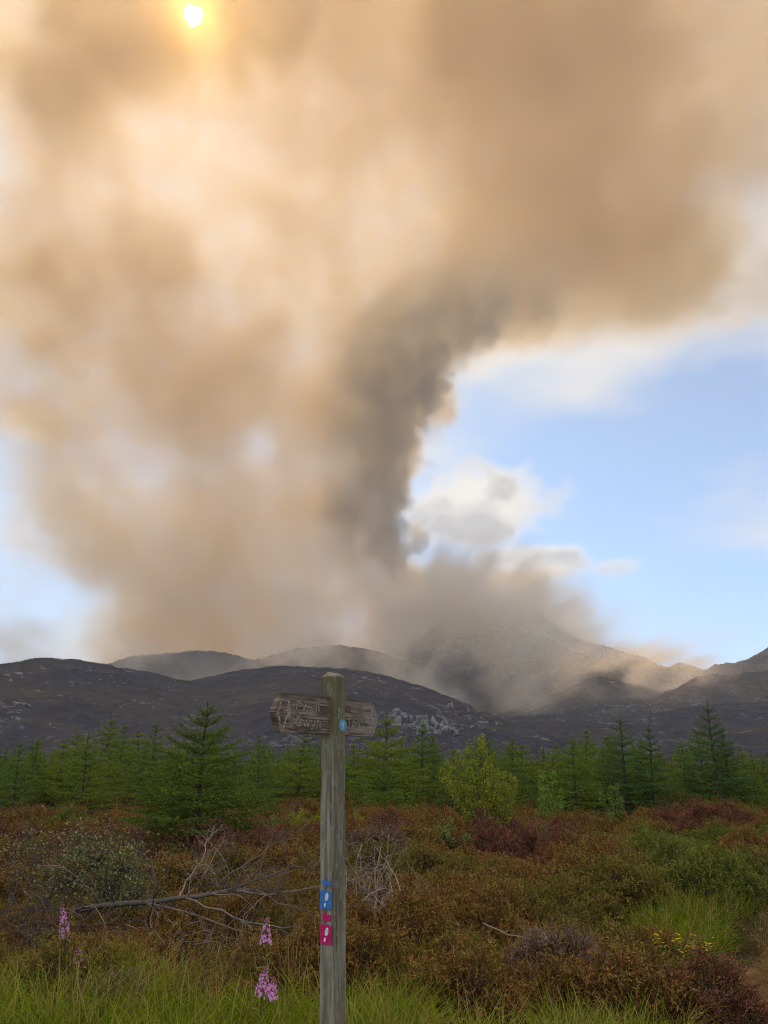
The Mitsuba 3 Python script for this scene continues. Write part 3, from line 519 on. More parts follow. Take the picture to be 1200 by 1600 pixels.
for q in range(3):
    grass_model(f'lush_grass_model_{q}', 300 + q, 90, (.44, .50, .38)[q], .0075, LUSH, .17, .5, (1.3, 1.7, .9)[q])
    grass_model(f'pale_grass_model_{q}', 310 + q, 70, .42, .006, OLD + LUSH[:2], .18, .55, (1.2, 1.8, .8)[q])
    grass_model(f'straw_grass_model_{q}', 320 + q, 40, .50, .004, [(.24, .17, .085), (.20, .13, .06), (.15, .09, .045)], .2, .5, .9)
rng = np.random.default_rng(9)
def grass(px, py, h, kind, s=1.0):
    p = gp(px, py, h)
    if math.hypot(p[0] + .29, p[1] - 4.4) < .17 or p[1] < 3.1: return
    strew('grass', f'{kind}_grass_model_{rng.integers(0, 3)}', place(p[0], p[1], p[2] - .02, s * rng.uniform(.75, 1.2), rng.random() * 360, rng.normal(0, 5), rng.normal(0, 5)))
def meadow(n, x0, x1, y0, y1, kinds, s=1.0, h=0.0):   # tufts spread evenly over the ground between pixels
    a, b = gp((x0 + x1) / 2, y1, h)[1], gp((x0 + x1) / 2, y0, h)[1]
    for _ in range(n):
        Y = rng.uniform(a, b); px = rng.uniform(x0, x1); x = (px - 600) / F * Y * cp; z = float(gz(x, Y))
        if math.hypot(x + .29, Y - 4.4) < .17 or abs(x - path_x(Y)) < .78: continue
        strew('grass', f'{kinds[rng.integers(0, len(kinds))]}_grass_model_{rng.integers(0, 3)}', place(x, Y, z - .02, s * rng.uniform(.7, 1.25), rng.random() * 360, rng.normal(0, 5), rng.normal(0, 5)))
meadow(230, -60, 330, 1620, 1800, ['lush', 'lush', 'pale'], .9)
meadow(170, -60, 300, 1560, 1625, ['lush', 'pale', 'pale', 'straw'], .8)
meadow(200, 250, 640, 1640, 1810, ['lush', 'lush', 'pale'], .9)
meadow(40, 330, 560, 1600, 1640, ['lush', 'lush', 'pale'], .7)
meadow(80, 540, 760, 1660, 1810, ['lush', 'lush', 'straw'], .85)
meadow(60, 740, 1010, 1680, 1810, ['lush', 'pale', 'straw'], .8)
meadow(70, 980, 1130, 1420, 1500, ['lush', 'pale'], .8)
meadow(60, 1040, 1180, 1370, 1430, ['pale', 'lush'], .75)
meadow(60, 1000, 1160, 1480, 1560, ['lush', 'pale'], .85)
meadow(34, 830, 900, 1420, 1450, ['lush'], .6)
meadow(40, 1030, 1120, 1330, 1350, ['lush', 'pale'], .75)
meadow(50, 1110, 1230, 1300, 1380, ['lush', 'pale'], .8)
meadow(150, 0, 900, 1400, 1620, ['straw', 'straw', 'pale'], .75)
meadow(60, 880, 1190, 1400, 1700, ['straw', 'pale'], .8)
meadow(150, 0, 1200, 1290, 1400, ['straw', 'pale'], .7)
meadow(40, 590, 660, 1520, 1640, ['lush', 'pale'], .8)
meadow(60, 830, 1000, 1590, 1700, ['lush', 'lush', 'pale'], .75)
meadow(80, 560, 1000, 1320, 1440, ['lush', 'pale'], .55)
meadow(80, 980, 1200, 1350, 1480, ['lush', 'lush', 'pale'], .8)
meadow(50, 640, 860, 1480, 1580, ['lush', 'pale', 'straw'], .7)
meadow(30, 940, 1000, 1330, 1350, ['lush'], .7)
labels['grass'] = {'kind': 'stuff', 'label': 'tufts of green and straw coloured grass in the foreground', 'category': 'grass'}

# pebbles and litter on the path
rng = np.random.default_rng(61); v, f, n = [], [], 0
for _ in range(1500):
    Y = rng.uniform(4.3, 11); x = float(path_x(Y)) + rng.normal(0, .30); r = rng.lognormal(-4.5, .5); hl = trimesh.convex.convex_hull(unit(rng.standard_normal((9, 3))) * [r * 1.3, r, r * .7]); v.append(hl.vertices + [x, Y, float(gz(x, Y)) + .015]); f.append(hl.faces + n); n += len(hl.vertices)
scene['pebbles'] = mikit.ply((np.vstack(v), np.vstack(f)), 'path_mat'); labels['pebbles'] = {'kind': 'stuff', 'label': 'small stones lying on the sandy path', 'category': 'stones'}
for _ in range(190):
    Y = rng.uniform(4.4, 12); x = float(path_x(Y)) + rng.choice([-1, 1]) * rng.uniform(.08, .6); strew('grass', f'straw_grass_model_{rng.integers(0, 3)}', place(x, Y, gz(x, Y) - .01, rng.uniform(.3, .6), rng.random() * 360, rng.normal(0, 18), rng.normal(0, 18)))
# ------------------------------------------------------------------ dead wood
def wander(rng, p, d, L, n, wob, grav=0.0):
    P = [np.array(p, float)]; d = unit(np.array(d, float))
    for _ in range(n - 1):
        d = unit(d + rng.normal(0, wob, 3) + np.array([0, 0, grav])); P.append(P[-1] + d * L / (n - 1))
    return np.array(P)
def branchy(m, rng, P, r0, r1, col, depth, kids, ratio=.55, wob=.22, grav=-.01, spread=.9):
    m.tube(P, np.linspace(r0, r1, len(P)), jit(rng, col, 1, .18, .04)[0], 5 if r0 > .01 else 4 if r0 > .005 else 3)
    if depth == 0: return
    L = np.linalg.norm(np.diff(P, axis=0), axis=1).sum()
    for k in range(kids):
        s = rng.uniform(.18, .97) * (len(P) - 1.001); i = int(s); o = P[i] + (P[i + 1] - P[i]) * (s - i); ax = unit(P[i + 1] - P[i])
        d = unit(ax + spread * unit(rng.standard_normal(3)) + [0, 0, .12]); l = L * ratio * rng.uniform(.45, 1.1) * (1.1 - .5 * s / len(P))
        rr = max(.0014, (r0 + (r1 - r0) * s / len(P)) * .55); branchy(m, rng, wander(rng, o, d, l, 7, wob, grav), rr, max(.0011, rr * .35), col, depth - 1, kids - 1 if kids > 3 else kids, ratio, wob, grav, spread)
def pt(px, py, Y): return at(px, py, Y)
# the fallen birch: trunk, limbs that still carry leaves on the left, bare limbs to the right
rng = np.random.default_rng(21); tk, lb = MB(), MB()
tr = np.array([pt(115, 1421, 7.35), pt(160, 1416, 7.3), pt(225, 1411, 7.25), pt(290, 1402, 7.25), pt(345, 1394, 7.3), pt(400, 1389, 7.35)])
tr = np.array([[np.interp(u, np.linspace(0, 1, 6), tr[:, w]) for w in range(3)] for u in np.linspace(0, 1, 16)]) + rng.normal(0, .006, (16, 3))
tk.tube(tr, np.linspace(.027, .014, 16), (.15, .12, .09), 8)
key = 'fallen_tree'
GREYW, PALE, DARKW = (.165, .122, .088), (.24, .175, .125), (.075, .055, .045)
for way, r0, col, kid in (
    ([pt(225, 1410, 7.25), pt(300, 1425, 7.1), pt(370, 1452, 6.95), pt(430, 1473, 6.9), pt(470, 1466, 6.95)], .013, GREYW, 6),
    ([pt(285, 1402, 7.25), pt(330, 1420, 7.1), pt(390, 1440, 7.0), pt(455, 1458, 6.95), pt(500, 1440, 7.1)], .012, GREYW, 6),
    ([pt(345, 1394, 7.3), pt(410, 1372, 7.3), pt(470, 1352, 7.35), pt(530, 1335, 7.5)], .012, GREYW, 8),
    ([pt(370, 1392, 7.3), pt(430, 1400, 7.2), pt(495, 1385, 7.2), pt(560, 1372, 7.3), pt(610, 1352, 7.4)], .013, PALE, 8),
    ([pt(395, 1390, 7.35), pt(440, 1412, 7.2), pt(500, 1430, 7.1), pt(560, 1418, 7.1)], .010, GREYW, 7),
    ([pt(320, 1398, 7.3), pt(380, 1350, 7.5), pt(430, 1318, 7.7), pt(480, 1300, 7.9)], .010, GREYW, 8),
    ([pt(260, 1407, 7.25), pt(240, 1440, 7.1), pt(215, 1465, 7.0)], .007, PALE, 4),
    ([pt(170, 1415, 7.3), pt(100, 1425, 7.2), pt(40, 1418, 7.2), pt(-30, 1428, 7.2)], .010, DARKW, 7),
    ([pt(150, 1417, 7.3), pt(90, 1395, 7.4), pt(40, 1365, 7.5), pt(-10, 1345, 7.6)], .010, DARKW, 8),
    ([pt(190, 1413, 7.3), pt(140, 1370, 7.5), pt(85, 1335, 7.7), pt(45, 1300, 7.9)], .010, DARKW, 8),
    ([pt(235, 1410, 7.3), pt(245, 1380, 7.4), pt(236, 1345, 7.6), pt(205, 1318, 7.7), pt(180, 1296, 7.9), pt(120, 1306, 8.0)], .019, (.085, .062, .05), 5),
    ([pt(215, 1410, 7.3), pt(160, 1395, 7.4), pt(110, 1360, 7.6), pt(70, 1352, 7.7)], .009, DARKW, 8),
    ([pt(280, 1400, 7.3), pt(300, 1365, 7.4), pt(322, 1325, 7.6), pt(330, 1298, 7.7)], .010, (.36, .25, .20), 7),
    ([pt(292, 1398, 7.3), pt(330, 1350, 7.6), pt(350, 1310, 7.8)], .006, (.32, .20, .16), 7)):
    W = np.array(way); u = np.linspace(0, 1, len(W)); P = np.array([[np.interp(q, u, W[:, w]) for w in range(3)] for q in np.linspace(0, 1, 11)]); P[1:-1] = (P[:-2] + P[1:-1] * 2 + P[2:]) / 4; P[1:] += rng.normal(0, .010, (10, 3))
    b_ = MB(); branchy(b_, rng, P, r0 * .85, .0022, col, 2, kid + 2, .46, .24, -.012)
    k = key_of('fallen_tree__branch'); scene[k] = b_.ply('twig_mat', True)
for q in range(26):                                  # thin dead side shoots all along the stem
    u = rng.uniform(.05, .98); o = tr[int(u * 15)]; right = u > .45
    d = unit(np.array([rng.normal(.5 if right else -.5, .8), rng.normal(-.2, .5), rng.normal(.25, .55)])); P = wander(rng, o, d, rng.uniform(.35, .95), 10, .20, -.03)
    b_ = MB(); branchy(b_, rng, P, rng.uniform(.004, .007), .0016, [GREYW, PALE, (.13, .10, .075), DARKW][int(rng.integers(0, 4))], 1, 8, .5, .25, -.02)
    scene[key_of('fallen_tree__branch')] = b_.ply('twig_mat', True)
scene['fallen_tree__trunk'] = tk.ply('twig_mat', True)
lf = MB(); rng = np.random.default_rng(22)
for cx, cy, Y, r, n in ((150, 1345, 7.7, .30, 900), (105, 1375, 7.5, .28, 700), (195, 1360, 7.6, .28, 800), (170, 1390, 7.5, .26, 700), (60, 1345, 7.8, .3, 380), (40, 1320, 7.9, .22, 180), (210, 1395, 7.4, .2, 350), (120, 1318, 7.9, .2, 260)):
    c = pt(cx, cy, Y); b = c + rng.normal(0, r * .5, (n, 3)); ax = unit(rng.standard_normal((n, 3)) + [0, 0, -.4]); sd = unit(np.cross(ax, rng.standard_normal((n, 3)))); w = rng.uniform(.018, .034, n)
    col = np.asarray([(.105, .115, .045), (.085, .10, .035), (.15, .15, .075), (.19, .18, .11)])[rng.integers(0, 4, n)] * (1 + .2 * rng.standard_normal((n, 1)))
    lf.leaves(b, ax, sd, w, w * .34, np.clip(col, .01, 1))
    for i in range(n // 9):
        lf.tube(np.array([c + rng.normal(0, .05, 3), (c + b[i]) / 2 + rng.normal(0, .03, 3), b[i]]), [.003, .0022, .0012], (.08, .065, .05), 3, cap=False)
scene['fallen_tree__leaves'] = lf.ply('leaf_mat')
labels['fallen_tree'] = {'label': 'fallen dead birch with bare limbs and withered leaves, lying left of the signpost', 'category': 'tree'}
# heaps of dead twigs
def heap(key, px, py, Y, R, H, n, cols, label, seed, up=.5):
    rng = np.random.default_rng(seed); m = MB(); c = pt(px, py, Y)
    for _ in range(n):
        a = rng.random() * 6.28; q = math.sqrt(rng.random()); o = np.array([c[0] + R * q * np.cos(a) * .6, c[1] + R * q * np.sin(a) * .5, float(gz(c[0], c[1])) + .1 + rng.random() * H * .5])
        P = wander(rng, o, unit(np.array([rng.normal(), rng.normal() * .6, up + rng.normal() * .4])), R * rng.uniform(.6, 1.3), 9, .30, -.05)
        branchy(m, rng, P, rng.uniform(.004, .008), .0016, cols[rng.integers(0, len(cols))], 1, 5, .4, .3, -.03)
    k = key_of(key); scene[k] = m.ply('twig_mat', True); labels[k] = {'label': label, 'category': 'brushwood'}
heap('twig_heap', 575, 1345, 8.2, .62, .55, 46, [(.36, .28, .225), (.26, .195, .16), (.44, .35, .28)], 'heap of pale dead twigs just right of the signpost shaft', 31)
heap('twig_heap', 640, 1365, 8.4, .42, .40, 26, [(.28, .225, .20), (.18, .145, .135), (.36, .28, .25)], 'smaller grey twig heap right of the pale heap by the signpost', 32)
heap('twig_heap', 400, 1325, 9.0, .75, .5, 26, [(.15, .115, .085), (.22, .17, .12)], 'loose tangle of dead twigs in front of the big spruce', 33)
heap('twig_heap', 300, 1480, 6.6, .6, .35, 18, [(.16, .12, .09), (.11, .08, .07)], 'dark twigs hanging under the fallen birch limbs above the grass', 34, .1)
heap('twig_heap', 150, 1400, 7.0, .75, .45, 34, [(.15, .105, .075), (.20, .13, .095), (.11, .085, .07)], 'brown twig tangle around the butt of the fallen birch', 37, .35)
heap('twig_heap', 45, 1420, 7.2, .55, .35, 26, [(.16, .13, .105), (.11, .085, .075)], 'grey twig tangle at the left edge under the fallen birch', 35, .2)
heap('twig_heap', 835, 1265, 14.5, .6, .45, 26, [(.22, .18, .15), (.16, .13, .11)], 'grey brushwood under the small bright green birch', 36)
for q, way in enumerate(([pt(755, 1443, 7.2), pt(775, 1452, 7.1), pt(800, 1461, 7.05), pt(822, 1465, 7.0), pt(834, 1455, 7.0)], [pt(778, 1527, 6.0), pt(800, 1530, 5.95), pt(832, 1542, 5.9), pt(840, 1560, 5.8), pt(848, 1590, 5.7)], [pt(612, 1268, 14.5), pt(622, 1285, 14.4)], [pt(768, 1470, 6.9), pt(762, 1455, 6.95), pt(740, 1458, 7)])):
    P = np.array(way); P = np.array([[np.interp(s, np.linspace(0, 1, len(P)), P[:, w]) for w in range(3)] for s in np.linspace(0, 1, 10)]); rng = np.random.default_rng(50 + q); m = MB(); branchy(m, rng, P + rng.normal(0, .004, P.shape), .006, .003, [(.30, .25, .19), (.30, .22, .16), (.06, .045, .04), (.22, .16, .11)][q], 1, 3, .35)
    k = key_of('dead_branch'); scene[k] = m.ply('twig_mat', True)
    labels[k] = {'label': ['pale bent dead branch lying on the heather right of the signpost', 'brown dead branch at the bottom, beside the grey heather clump', 'dark charred stick standing in the heather under the spruces', 'short twig propped beside the pale bent branch'][q], 'category': 'branch'}

# ------------------------------------------------------------------ flowers
def fireweed(base, top, seed, label, spike=.16, lean=0.0, thick=1.0, two_=False):
    rng = np.random.default_rng(seed); st, lf, fl = MB(), MB(), MB(); n = 10; s_ = np.linspace(0, 1, n)[:, None]
    P = base + (top - base) * s_ + np.array([.05, .03, 0]) * np.sin(s_ * 3 + seed) * s_ * .6; st.tube(P, np.linspace(.005, .002, n), (.10, .09, .04), 5)
    H = np.linalg.norm(top - base); m = int(H / .018)
    for j in range(m):
        s0 = .12 + .70 * j / m; o = np.array([np.interp(s0, s_[:, 0], P[:, w]) for w in range(3)]); a = j * 2.4 + rng.normal(0, .3); ax = np.array([[np.cos(a), np.sin(a), rng.uniform(-.1, .7)]]); L = np.array([.085 * (1.1 - .45 * s0) * rng.uniform(.8, 1.2)])
        lf.leaves(o[None], unit(ax), np.array([[-np.sin(a), np.cos(a), 0]]), L, L * .11, jit(rng, (.10, .14, .03), 1, .2))
    for Q, sp in ([(P, spike)] + ([(P + np.array([.05, -.02, -.05]), spike * .8)] if two_ else [])):
        s1 = 1 - sp / H
        for j in range(int(sp / .0021 * thick)):
            s0 = s1 + (1 - s1) * rng.random() ** 1.35; f = (s0 - s1) / (1 - s1); o = np.array([np.interp(s0, s_[:, 0], Q[:, w]) for w in range(3)]); a = rng.random() * 6.28; r = (.028 * (1 - f) ** .7 + .006) * thick ** .4
            c = o + np.array([np.cos(a) * r, np.sin(a) * r, rng.normal(0, .006)]); k = 4 if f < .75 else 2; w = .0125 * (1 - .6 * f)
            ang = rng.random() * 6 + np.arange(k) * 6.283 / k; out = unit(np.array([np.cos(a), np.sin(a), .1])); e1 = unit(np.cross(out, [0, 0, 1.0])); e2 = np.cross(e1, out); ax = e1 * np.cos(ang)[:, None] + e2 * np.sin(ang)[:, None] + out * .35
            fl.leaves(np.repeat(c[None], k, 0), unit(ax), unit(np.cross(ax, out)), np.full(k, w), np.full(k, w * .42), jit(rng, (.58, .27, .45) if f < .8 else (.42, .15, .26), k, .15, .05))
            fl.tube(np.array([o, c]), [.0012, .001], (.30, .10, .14), 3, cap=False)
    k = key_of('fireweed'); scene[f'{k}__stem'] = st.ply('twig_mat', True); scene[f'{k}__leaves'] = lf.ply('leaf_mat'); scene[f'{k}__flower_spike'] = fl.ply('leaf_mat')
    labels[k] = {'label': label, 'category': 'flower'}; labels[f'{k}__leaves'] = {'kind': 'stuff'}; labels[f'{k}__flower_spike'] = {'kind': 'stuff'}
def fw(px, ptop, Y, seed, label, **k):
    top = at(px, ptop, Y); b = np.array([top[0] + .03, top[1] + .04, float(gz(top[0], top[1]))]); fireweed(b, top, seed, label, **k)
fw(103, 1410, 5.9, 1, 'leftmost tall pink fireweed spike in front of the fallen birch', spike=.22)
fw(129, 1478, 5.7, 2, 'small pink fireweed rising from the grass, second from the left edge', spike=.09, thick=.9)
fw(420, 1432, 5.3, 3, 'pink fireweed on a leafy stem left of the signpost, the taller one there', spike=.15)
fw(409, 1512, 4.9, 4, 'bushy pink fireweed low in the grass left of the signpost', spike=.12, thick=1.25, two_=True)
fw(96, 1447, 6.0, 5, 'faded fireweed spike half hidden below the leftmost tall one', spike=.05, thick=.6)
def ragwort(px, ptop, Y, seed, label):
    rng = np.random.default_rng(seed); st, lf, fl = MB(), MB(), MB(); top = at(px, ptop, Y); b = np.array([top[0], top[1], float(gz(top[0], top[1]))])
    for j in range(9):
        e = top + rng.normal(0, 1, 3) * [.09, .07, .05]; s_ = np.linspace(0, 1, 6)[:, None]; st.tube(b + (e - b) * s_ + rng.normal(0, .008, (6, 3)) * s_, np.linspace(.003, .0014, 6), (.10, .12, .03), 3)
        for q in range(3):
            c = e + rng.normal(0, .014, 3); k = 8; ang = np.arange(k) * 6.283 / k; ax = np.stack([np.cos(ang), np.sin(ang), .25 + 0 * ang], -1); fl.leaves(np.repeat(c[None], k, 0), unit(ax), unit(np.cross(ax, [0, 0, 1.0])), np.full(k, .012), np.full(k, .004), jit(rng, (.62, .40, .03), k, .12, .04))
        for q in range(10):
            o = b + (e - b) * rng.uniform(.2, .9); a = rng.random() * 6.28; lf.leaves(o[None], unit(np.array([[np.cos(a), np.sin(a), .5]])), np.array([[-np.sin(a), np.cos(a), 0]]), np.array([.05]), np.array([.009]), jit(rng, (.09, .13, .025), 1))
    k = key_of('yellow_wildflower'); scene[f'{k}__stem'] = st.ply('twig_mat', True); scene[f'{k}__leaves'] = lf.ply('leaf_mat'); scene[f'{k}__flowers'] = fl.ply('leaf_mat'); labels[k] = {'label': label, 'category': 'flower'}; labels[f'{k}__leaves'] = {'kind': 'stuff'}; labels[f'{k}__flowers'] = {'kind': 'stuff'}
ragwort(1100, 1487, 6.4, 1, 'yellow wildflower with the brightest heads, in the grass near the path')
ragwort(1072, 1470, 6.6, 2, 'paler yellow wildflower left of the brightest one')
ragwort(1047, 1478, 6.5, 3, 'sparse yellow-green wildflower, leftmost of the three near the path')
# ------------------------------------------------------------------ the fingerpost
from manifold3d import Manifold, CrossSection
def bark_noise(p): return mikit.fbm(p.x * 60, p.y * 60, p.z * 3.2, 4)
def post_colour(p, n, uv):
    g = mikit.fbm(p.x * 95, p.y * 95, p.z * 4.0, 4); big = mikit.fbm(p.x * 14, p.y * 14, p.z * 3.0 + 3, 4); sp_ = mikit.fbm(p.x * 160, p.y * 160, p.z * 90, 3)
    grey = mikit.mix((0.19, 0.155, 0.10), (0.40, 0.345, 0.245), mikit.smoothstep(0.30, 0.70, g))
    green = mikit.mix((0.085, 0.072, 0.026), (0.19, 0.165, 0.06), g)
    algae_shade = mikit.smoothstep(0.3, 0.7, n.x * 0.82 - n.y * 0.57); grey = mikit.mix(grey, mikit.mix((0.105, 0.088, 0.048), (0.215, 0.18, 0.11), g), algae_shade * (0.55 + 0.6 * (big - 0.3)))  # right face darkened: olive algae, plus that face's shade put into the colour
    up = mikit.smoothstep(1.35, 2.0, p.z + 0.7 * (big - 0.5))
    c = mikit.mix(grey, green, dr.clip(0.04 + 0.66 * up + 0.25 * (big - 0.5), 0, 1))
    c = mikit.mix(c, (0.05, 0.038, 0.028), 0.75 * mikit.smoothstep(0.60, 0.72, mikit.fbm(p.x * 50 + 9, p.y * 50, p.z * 2.2, 4)))
    pale = mikit.smoothstep(0.58, 0.66, mikit.fbm(p.x * 40, p.y * 40 + 7, p.z * 22, 4))
    c = mikit.mix(c, (0.46, 0.43, 0.36), 0.32 * pale * (0.4 + 0.6 * sp_))
    tip = mikit.smoothstep(2.045, 2.075, p.z + 0.03 * (big - .5)); c = mikit.mix(c, (0.42, 0.38, 0.33), 0.6 * tip * mikit.smoothstep(.4, .6, sp_))
    return mikit.mix(c, (0.24, 0.15, 0.07), 0.35 * mikit.smoothstep(0.58, 0.7, mikit.fbm(p.x * 22, p.y * 22 + 3, p.z * 5, 3)))
def board_colour(p, n, uv):
    s = p.x * 0.57 + p.y * 0.82                      # along the grain
    g = mikit.fbm(s * 9, p.z * 150, p.x * 3, 4); big = mikit.fbm(s * 12, p.z * 16, 4, 4)
    c = mikit.mix((0.12, 0.075, 0.048), (0.30, 0.215, 0.155), mikit.smoothstep(0.32, 0.68, g))
    c = mikit.mix(c, (0.34, 0.29, 0.25), 0.55 * mikit.smoothstep(3.60, 3.95, s + 0.2 * big))
    c = mikit.mix(c, (0.14, 0.115, 0.045), 0.6 * mikit.smoothstep(0.52, 0.66, big))
    c = mikit.mix(c, (0.045, 0.03, 0.028), 0.8 * mikit.smoothstep(0.055, 0.0, 1.985 - p.z - 0.045 * big))
    return mikit.mix(c, (0.045, 0.034, 0.03), 0.7 * mikit.smoothstep(0.60, 0.70, mikit.fbm(s * 6, p.z * 60, 8, 4)))
def wood(fn, bump): return two({'type': 'bumpmap', 'bump': mikit.proc(bump, 1e-3), 'scale': 1.0, 'bsdf': {'type': 'principled', 'base_color': mikit.proc(fn), 'roughness': 0.85, 'specular': 0.25}})
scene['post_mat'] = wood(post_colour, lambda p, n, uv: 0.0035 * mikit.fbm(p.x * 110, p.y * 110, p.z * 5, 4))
scene['board_mat'] = wood(board_colour, lambda p, n, uv: 0.003 * mikit.fbm((p.x * 0.57 + p.y * 0.82) * 10, p.z * 150, 2, 4))
def paint_colour(p, n, uv): return mikit.mix((0.44, 0.37, 0.28), (0.19, 0.135, 0.095), mikit.smoothstep(0.42, 0.64, mikit.fbm(p.x * 120, p.y * 120, p.z * 120, 3)))
scene['letter_mat'] = two({'type': 'diffuse', 'reflectance': mikit.proc(paint_colour)})
def plastic(c, r=.4): return two({'type': 'principled', 'base_color': mikit.proc(lambda p, n, uv: mi.Color3f(*c) * (0.75 + 0.5 * mikit.fbm(p.x * 70, p.y * 70, p.z * 70, 3))), 'roughness': r, 'specular': .5})
scene['blue_mat'] = plastic((0.055, 0.20, 0.52)); scene['pink_mat'] = plastic((0.62, 0.012, 0.12)); scene['white_mat'] = plastic((0.80, 0.78, 0.70)); scene['disc_mat'] = plastic((0.10, 0.28, 0.38)); scene['discpale_mat'] = plastic((0.30, 0.42, 0.45))
U = np.array([-0.57, -0.82, 0]); U /= np.linalg.norm(U); N = np.array([0.82, -0.57, 0]); N /= np.linalg.norm(N); R_ = -U
PB = np.array([-0.2445, 4.4, 0.0]); A = 0.0985
LEAN = np.array([-0.0205, 0, 1.0])
def frame(x, y, z, o):                               # columns: local axes, origin
    m = np.eye(4); m[:3, 0], m[:3, 1], m[:3, 2], m[:3, 3] = x, y, z, o; return m
def tm(man):
    if isinstance(man, Manifold): g = man.to_mesh(); return trimesh.Trimesh(g.vert_properties[:, :3], g.tri_verts, process=False)
    return man
def set_(man, M): t_ = tm(man).copy(); t_.apply_transform(M); return t_
TOPZ = 2.075
def sheared(t_): t_ = t_.copy(); t_.vertices[:, :2] += LEAN[None, :2] * t_.vertices[:, 2:3]; return t_
# post: square, chamfered, a low pyramid on top; cut into a grid and worn
h = A / 2; ch = .006
sq = CrossSection([[(-h + ch, -h), (h - ch, -h), (h, -h + ch), (h, h - ch), (h - ch, h), (-h + ch, h), (-h, h - ch), (-h, -h + ch)]])
body = Manifold.extrude(sq, TOPZ - .022 + .6).translate([0, 0, -.6]); cap = Manifold.extrude(sq, .024, scale_top=(.45, .45)).translate([0, 0, TOPZ - .0225])
post = (body + cap).refine_to_length(.02)
pm = tm(post); pm.vertices += (meshkit.fbm(np.column_stack([pm.vertices[:, :2] * 60, pm.vertices[:, 2] * 5]), 3, 4)[:, None] - .5) * .006 * np.sign(pm.vertices) * [1, 1, 0]
pm.vertices[:, 2] += np.where(pm.vertices[:, 2] > TOPZ - .03, (meshkit.noise(pm.vertices * 90, 3) - .5) * .014, 0)
M0 = frame(R_, N, [0, 0, 1], PB)                    # local x = reading direction, y = N
# (R_, N, z) is left-handed, so mirror y to keep faces outward
M0 = frame(R_, -N, [0, 0, 1], PB)
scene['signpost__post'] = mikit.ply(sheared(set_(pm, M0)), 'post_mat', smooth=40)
def tb(r):                                           # text in the plane x (reading), y up -> at (x, z) of the board
    return r
def board(length, hgt, thick, sgn):
    # outline in the (reading, up) plane, point away from the post
    e = .052
    pts = [(0, -hgt / 2), (length - e, -hgt / 2), (length, 0), (length - e, hgt / 2), (0, hgt / 2)]
    pts = [(sgn * a, b) for a, b in pts]; pts = pts if sgn > 0 else pts[::-1]
    return Manifold.extrude(CrossSection([pts]), thick)
def mani(t_):
    t_ = t_.copy(); t_.merge_vertices(); from manifold3d import Mesh
    return Manifold(Mesh(np.asarray(t_.vertices, np.float32), np.asarray(t_.faces, np.uint32)))
from shapely.geometry import LineString, Polygon, Point
from shapely import affinity
def extr(g, d): return trimesh.util.concatenate([trimesh.creation.extrude_polygon(q, d, engine='earcut') for q in getattr(g, 'geoms', [g])])
def walker(hh):                                      # a walking figure in plain strokes
    L = lambda pts, w: LineString(pts).buffer(w, cap_style=1)
    g = Point(0.02, .90).buffer(.085).union(L([(0.0, .76), (.03, .45)], .085)).union(L([(.02, .45), (-.14, .22), (-.22, 0)], .05)).union(L([(.04, .45), (.12, .24), (.20, 0)], .05)).union(L([(0, .72), (-.14, .55), (-.22, .58)], .034)).union(L([(.02, .72), (.14, .52)], .034))
    return affinity.scale(g, hh, hh, origin=(0, 0))
def chevron(hh, sgn, w=.008): return LineString([(0, hh / 2), (sgn * hh * .16, 0), (0, -hh / 2)]).buffer(w, cap_style=2, join_style=2)
def lay(items, length, hgt, thick, sgn, key, zc):
    bd = board(length, hgt, thick, sgn); marks = []; cut = Manifold()
    for t_, x, y in items:
        q = t_.copy(); q.apply_translation([x, y, 0]); marks.append(q)
    up = trimesh.util.concatenate(marks); c_ = up.copy(); c_.apply_translation([0, 0, thick - .005])
    try:
        for q in marks:
            for piece in q.split(only_watertight=False):
                piece = piece.copy(); piece.vertices[:, 2] = np.where(piece.vertices[:, 2] > 1e-6, thick + .01, thick - .0045); cut = cut + mani(piece)
        bd2 = bd - cut
        if bd2.num_tri() > 20: bd = bd2
    except Exception as e: print('carve', e)
    ins = up.copy(); ins.vertices[:, 2] = np.where(ins.vertices[:, 2] > 1e-6, thick - .0020, thick - .006)
    O = PB + U * (-sgn) * 0 + np.array([0, 0, zc]) + np.array([LEAN[0] * zc, 0, 0]) - N * (thick / 2)
    O = O + R_ * sgn * (A / 2 - .012)
    M = frame(R_, [0, 0, 1], N, O)
    tilt = np.eye(4)
    scene[f'signpost__{key}'] = mikit.ply(set_(bd, M), 'board_mat', smooth=30)
    kk = f'signpost__{key}__lettering'; scene[kk] = mikit.ply(set_(ins, M), 'letter_mat')
txt = lambda s, hh: meshkit.text_mesh(s, hh, .003, bold=True)
def narrow(t_, f): t_ = t_.copy(); t_.vertices[:, 0] *= f; return t_
lay([(narrow(txt('Pwyll', .046), 1.25), -.300, .020), (narrow(txt('Gwyn', .046), 1.25), -.300, -.062), (extr(walker(.145), .003), -.352, -.068), (extr(chevron(.145, -1), .003), -.405, 0)], .460, .196, .036, -1, 'arm', 1.838)
lay([(narrow(txt('au', .036), 1.0), .10, .030), (narrow(txt('Taith', .040), 1.3), .065, -.045), (extr(chevron(.145, 1), .003), .305, 0)], .372, .196, .036, 1, 'arm_001', 1.838)
labels['signpost__arm'] = {'label': 'dark left arm carved with a walker and two words'}
labels['signpost__arm_001'] = {'label': 'greyer right arm with worn lettering'}
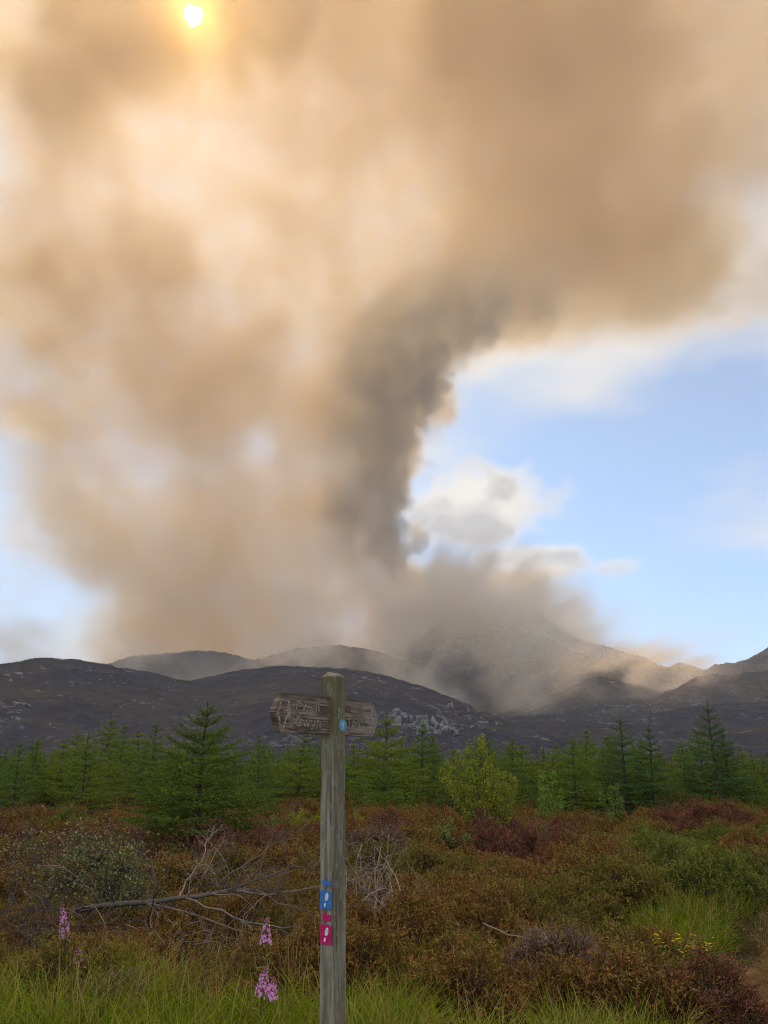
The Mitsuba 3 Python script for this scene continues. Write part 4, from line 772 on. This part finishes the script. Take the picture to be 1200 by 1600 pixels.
# markers on the face that looks along U (towards the left of the photograph): local x = -N..., seen from outside
XL = N * 1.0                                         # reading direction on that face, left to right
def on_left(t_, u, z, proud):
    O = PB + U * (A / 2 + proud) + XL * u + np.array([LEAN[0] * z, 0, z]); return set_(t_, frame(XL, [0, 0, 1], U, O))
def rnd(w, hh, r): return Polygon([(-w / 2, -hh / 2), (w / 2, -hh / 2), (w / 2, hh / 2), (-w / 2, hh / 2)]).buffer(-r).buffer(r)
def arrow(w, hh): return Polygon([(-w / 2, 0), (-w * .02, hh / 2), (-w * .02, hh * .20), (w / 2, hh * .20), (w / 2, -hh * .24), (-w * .02, -hh * .24), (-w * .02, -hh / 2)])
def sole():
    a = affinity.rotate(affinity.scale(Point(0, 0).buffer(1), .0105, .021), -14); a = affinity.translate(a, .004, .013)
    t2 = affinity.rotate(affinity.scale(Point(0, 0).buffer(1), .0065, .0105), -14); t2 = affinity.translate(t2, -.0065, -.0235)
    return a.difference(LineString([(-.02, -.010), (.01, -.006)]).buffer(.0022)).union(t2.difference(LineString([(-.02, -.010), (.01, -.006)]).buffer(.0022)))
def zpix(py):                                        # height on the post seen at a pixel row
    d = ray(512, py); return EYE + d[2] / d[1] * (PB[1] - .05)
def mark(py, w, hh, kind, mat, label):
    z = zpix(py); k = key_of('signpost__marker')
    scene[k] = mikit.ply(on_left(extr(rnd(w, hh, .004) if kind == 'plate' else arrow(w, hh), .004), -.004, z, .0015), mat); labels[k] = {'label': label}
    if kind == 'plate': scene[f'{k}__footprint'] = mikit.ply(on_left(extr(sole(), .0012), -.003, z, .0045), 'white_mat')
    for q, (a, b) in enumerate([(-.4, .42), (.4, .42), (-.4, -.42), (.4, -.42)] if kind == 'plate' else [(-.3, 0), (.4, 0)]):
        s = key_of(f'{k}__nail'); scene[s] = mikit.ply(on_left(trimesh.creation.cylinder(.0016, .003, sections=8), -.004 + a * w, z + b * hh, .006), 'twig_nail')
scene['twig_nail'] = {'type': 'roughconductor', 'alpha': .4, 'material': 'Cr'}
mark(1380, .062, .050, 'arrow', 'blue_mat', 'blue arrow pointing left')
mark(1406.5, .076, .086, 'plate', 'blue_mat', 'blue plate with a white boot print')
mark(1433.5, .062, .060, 'arrow', 'pink_mat', 'pink arrow pointing left')
mark(1461, .074, .089, 'plate', 'pink_mat', 'pink plate with a pale boot print')
def on_right(t_, u, z, proud):
    O = PB + N * (A / 2 + proud) + R_ * u + np.array([LEAN[0] * z, 0, z]); return set_(t_, frame(R_, [0, 0, 1], N, O))
z = zpix(1133)
scene['signpost__disc'] = mikit.ply(on_right(trimesh.creation.cylinder(.033, .006, sections=40), .020, z, .002), 'disc_mat', smooth=30); labels['signpost__disc'] = {'label': 'round weathered blue waymark disc'}
scene['signpost__disc__emblem'] = mikit.ply(on_right(extr(Polygon([(-.007, -.02), (.007, -.02), (.007, .002), (.016, .002), (0, .022), (-.016, .002), (-.007, .002)]), .0015), .020, z, .005), 'discpale_mat')
z = zpix(1112)
for q in range(2):
    scene[key_of('signpost__number')] = mikit.ply(on_right(meshkit.text_mesh('91'[q], .024, .0015), -.028, z - .004 - .032 * q, .0025), 'discpale_mat')
labels['signpost'] = {'label': 'weathered wooden fingerpost with two arms and coloured footprint markers', 'category': 'signpost'}
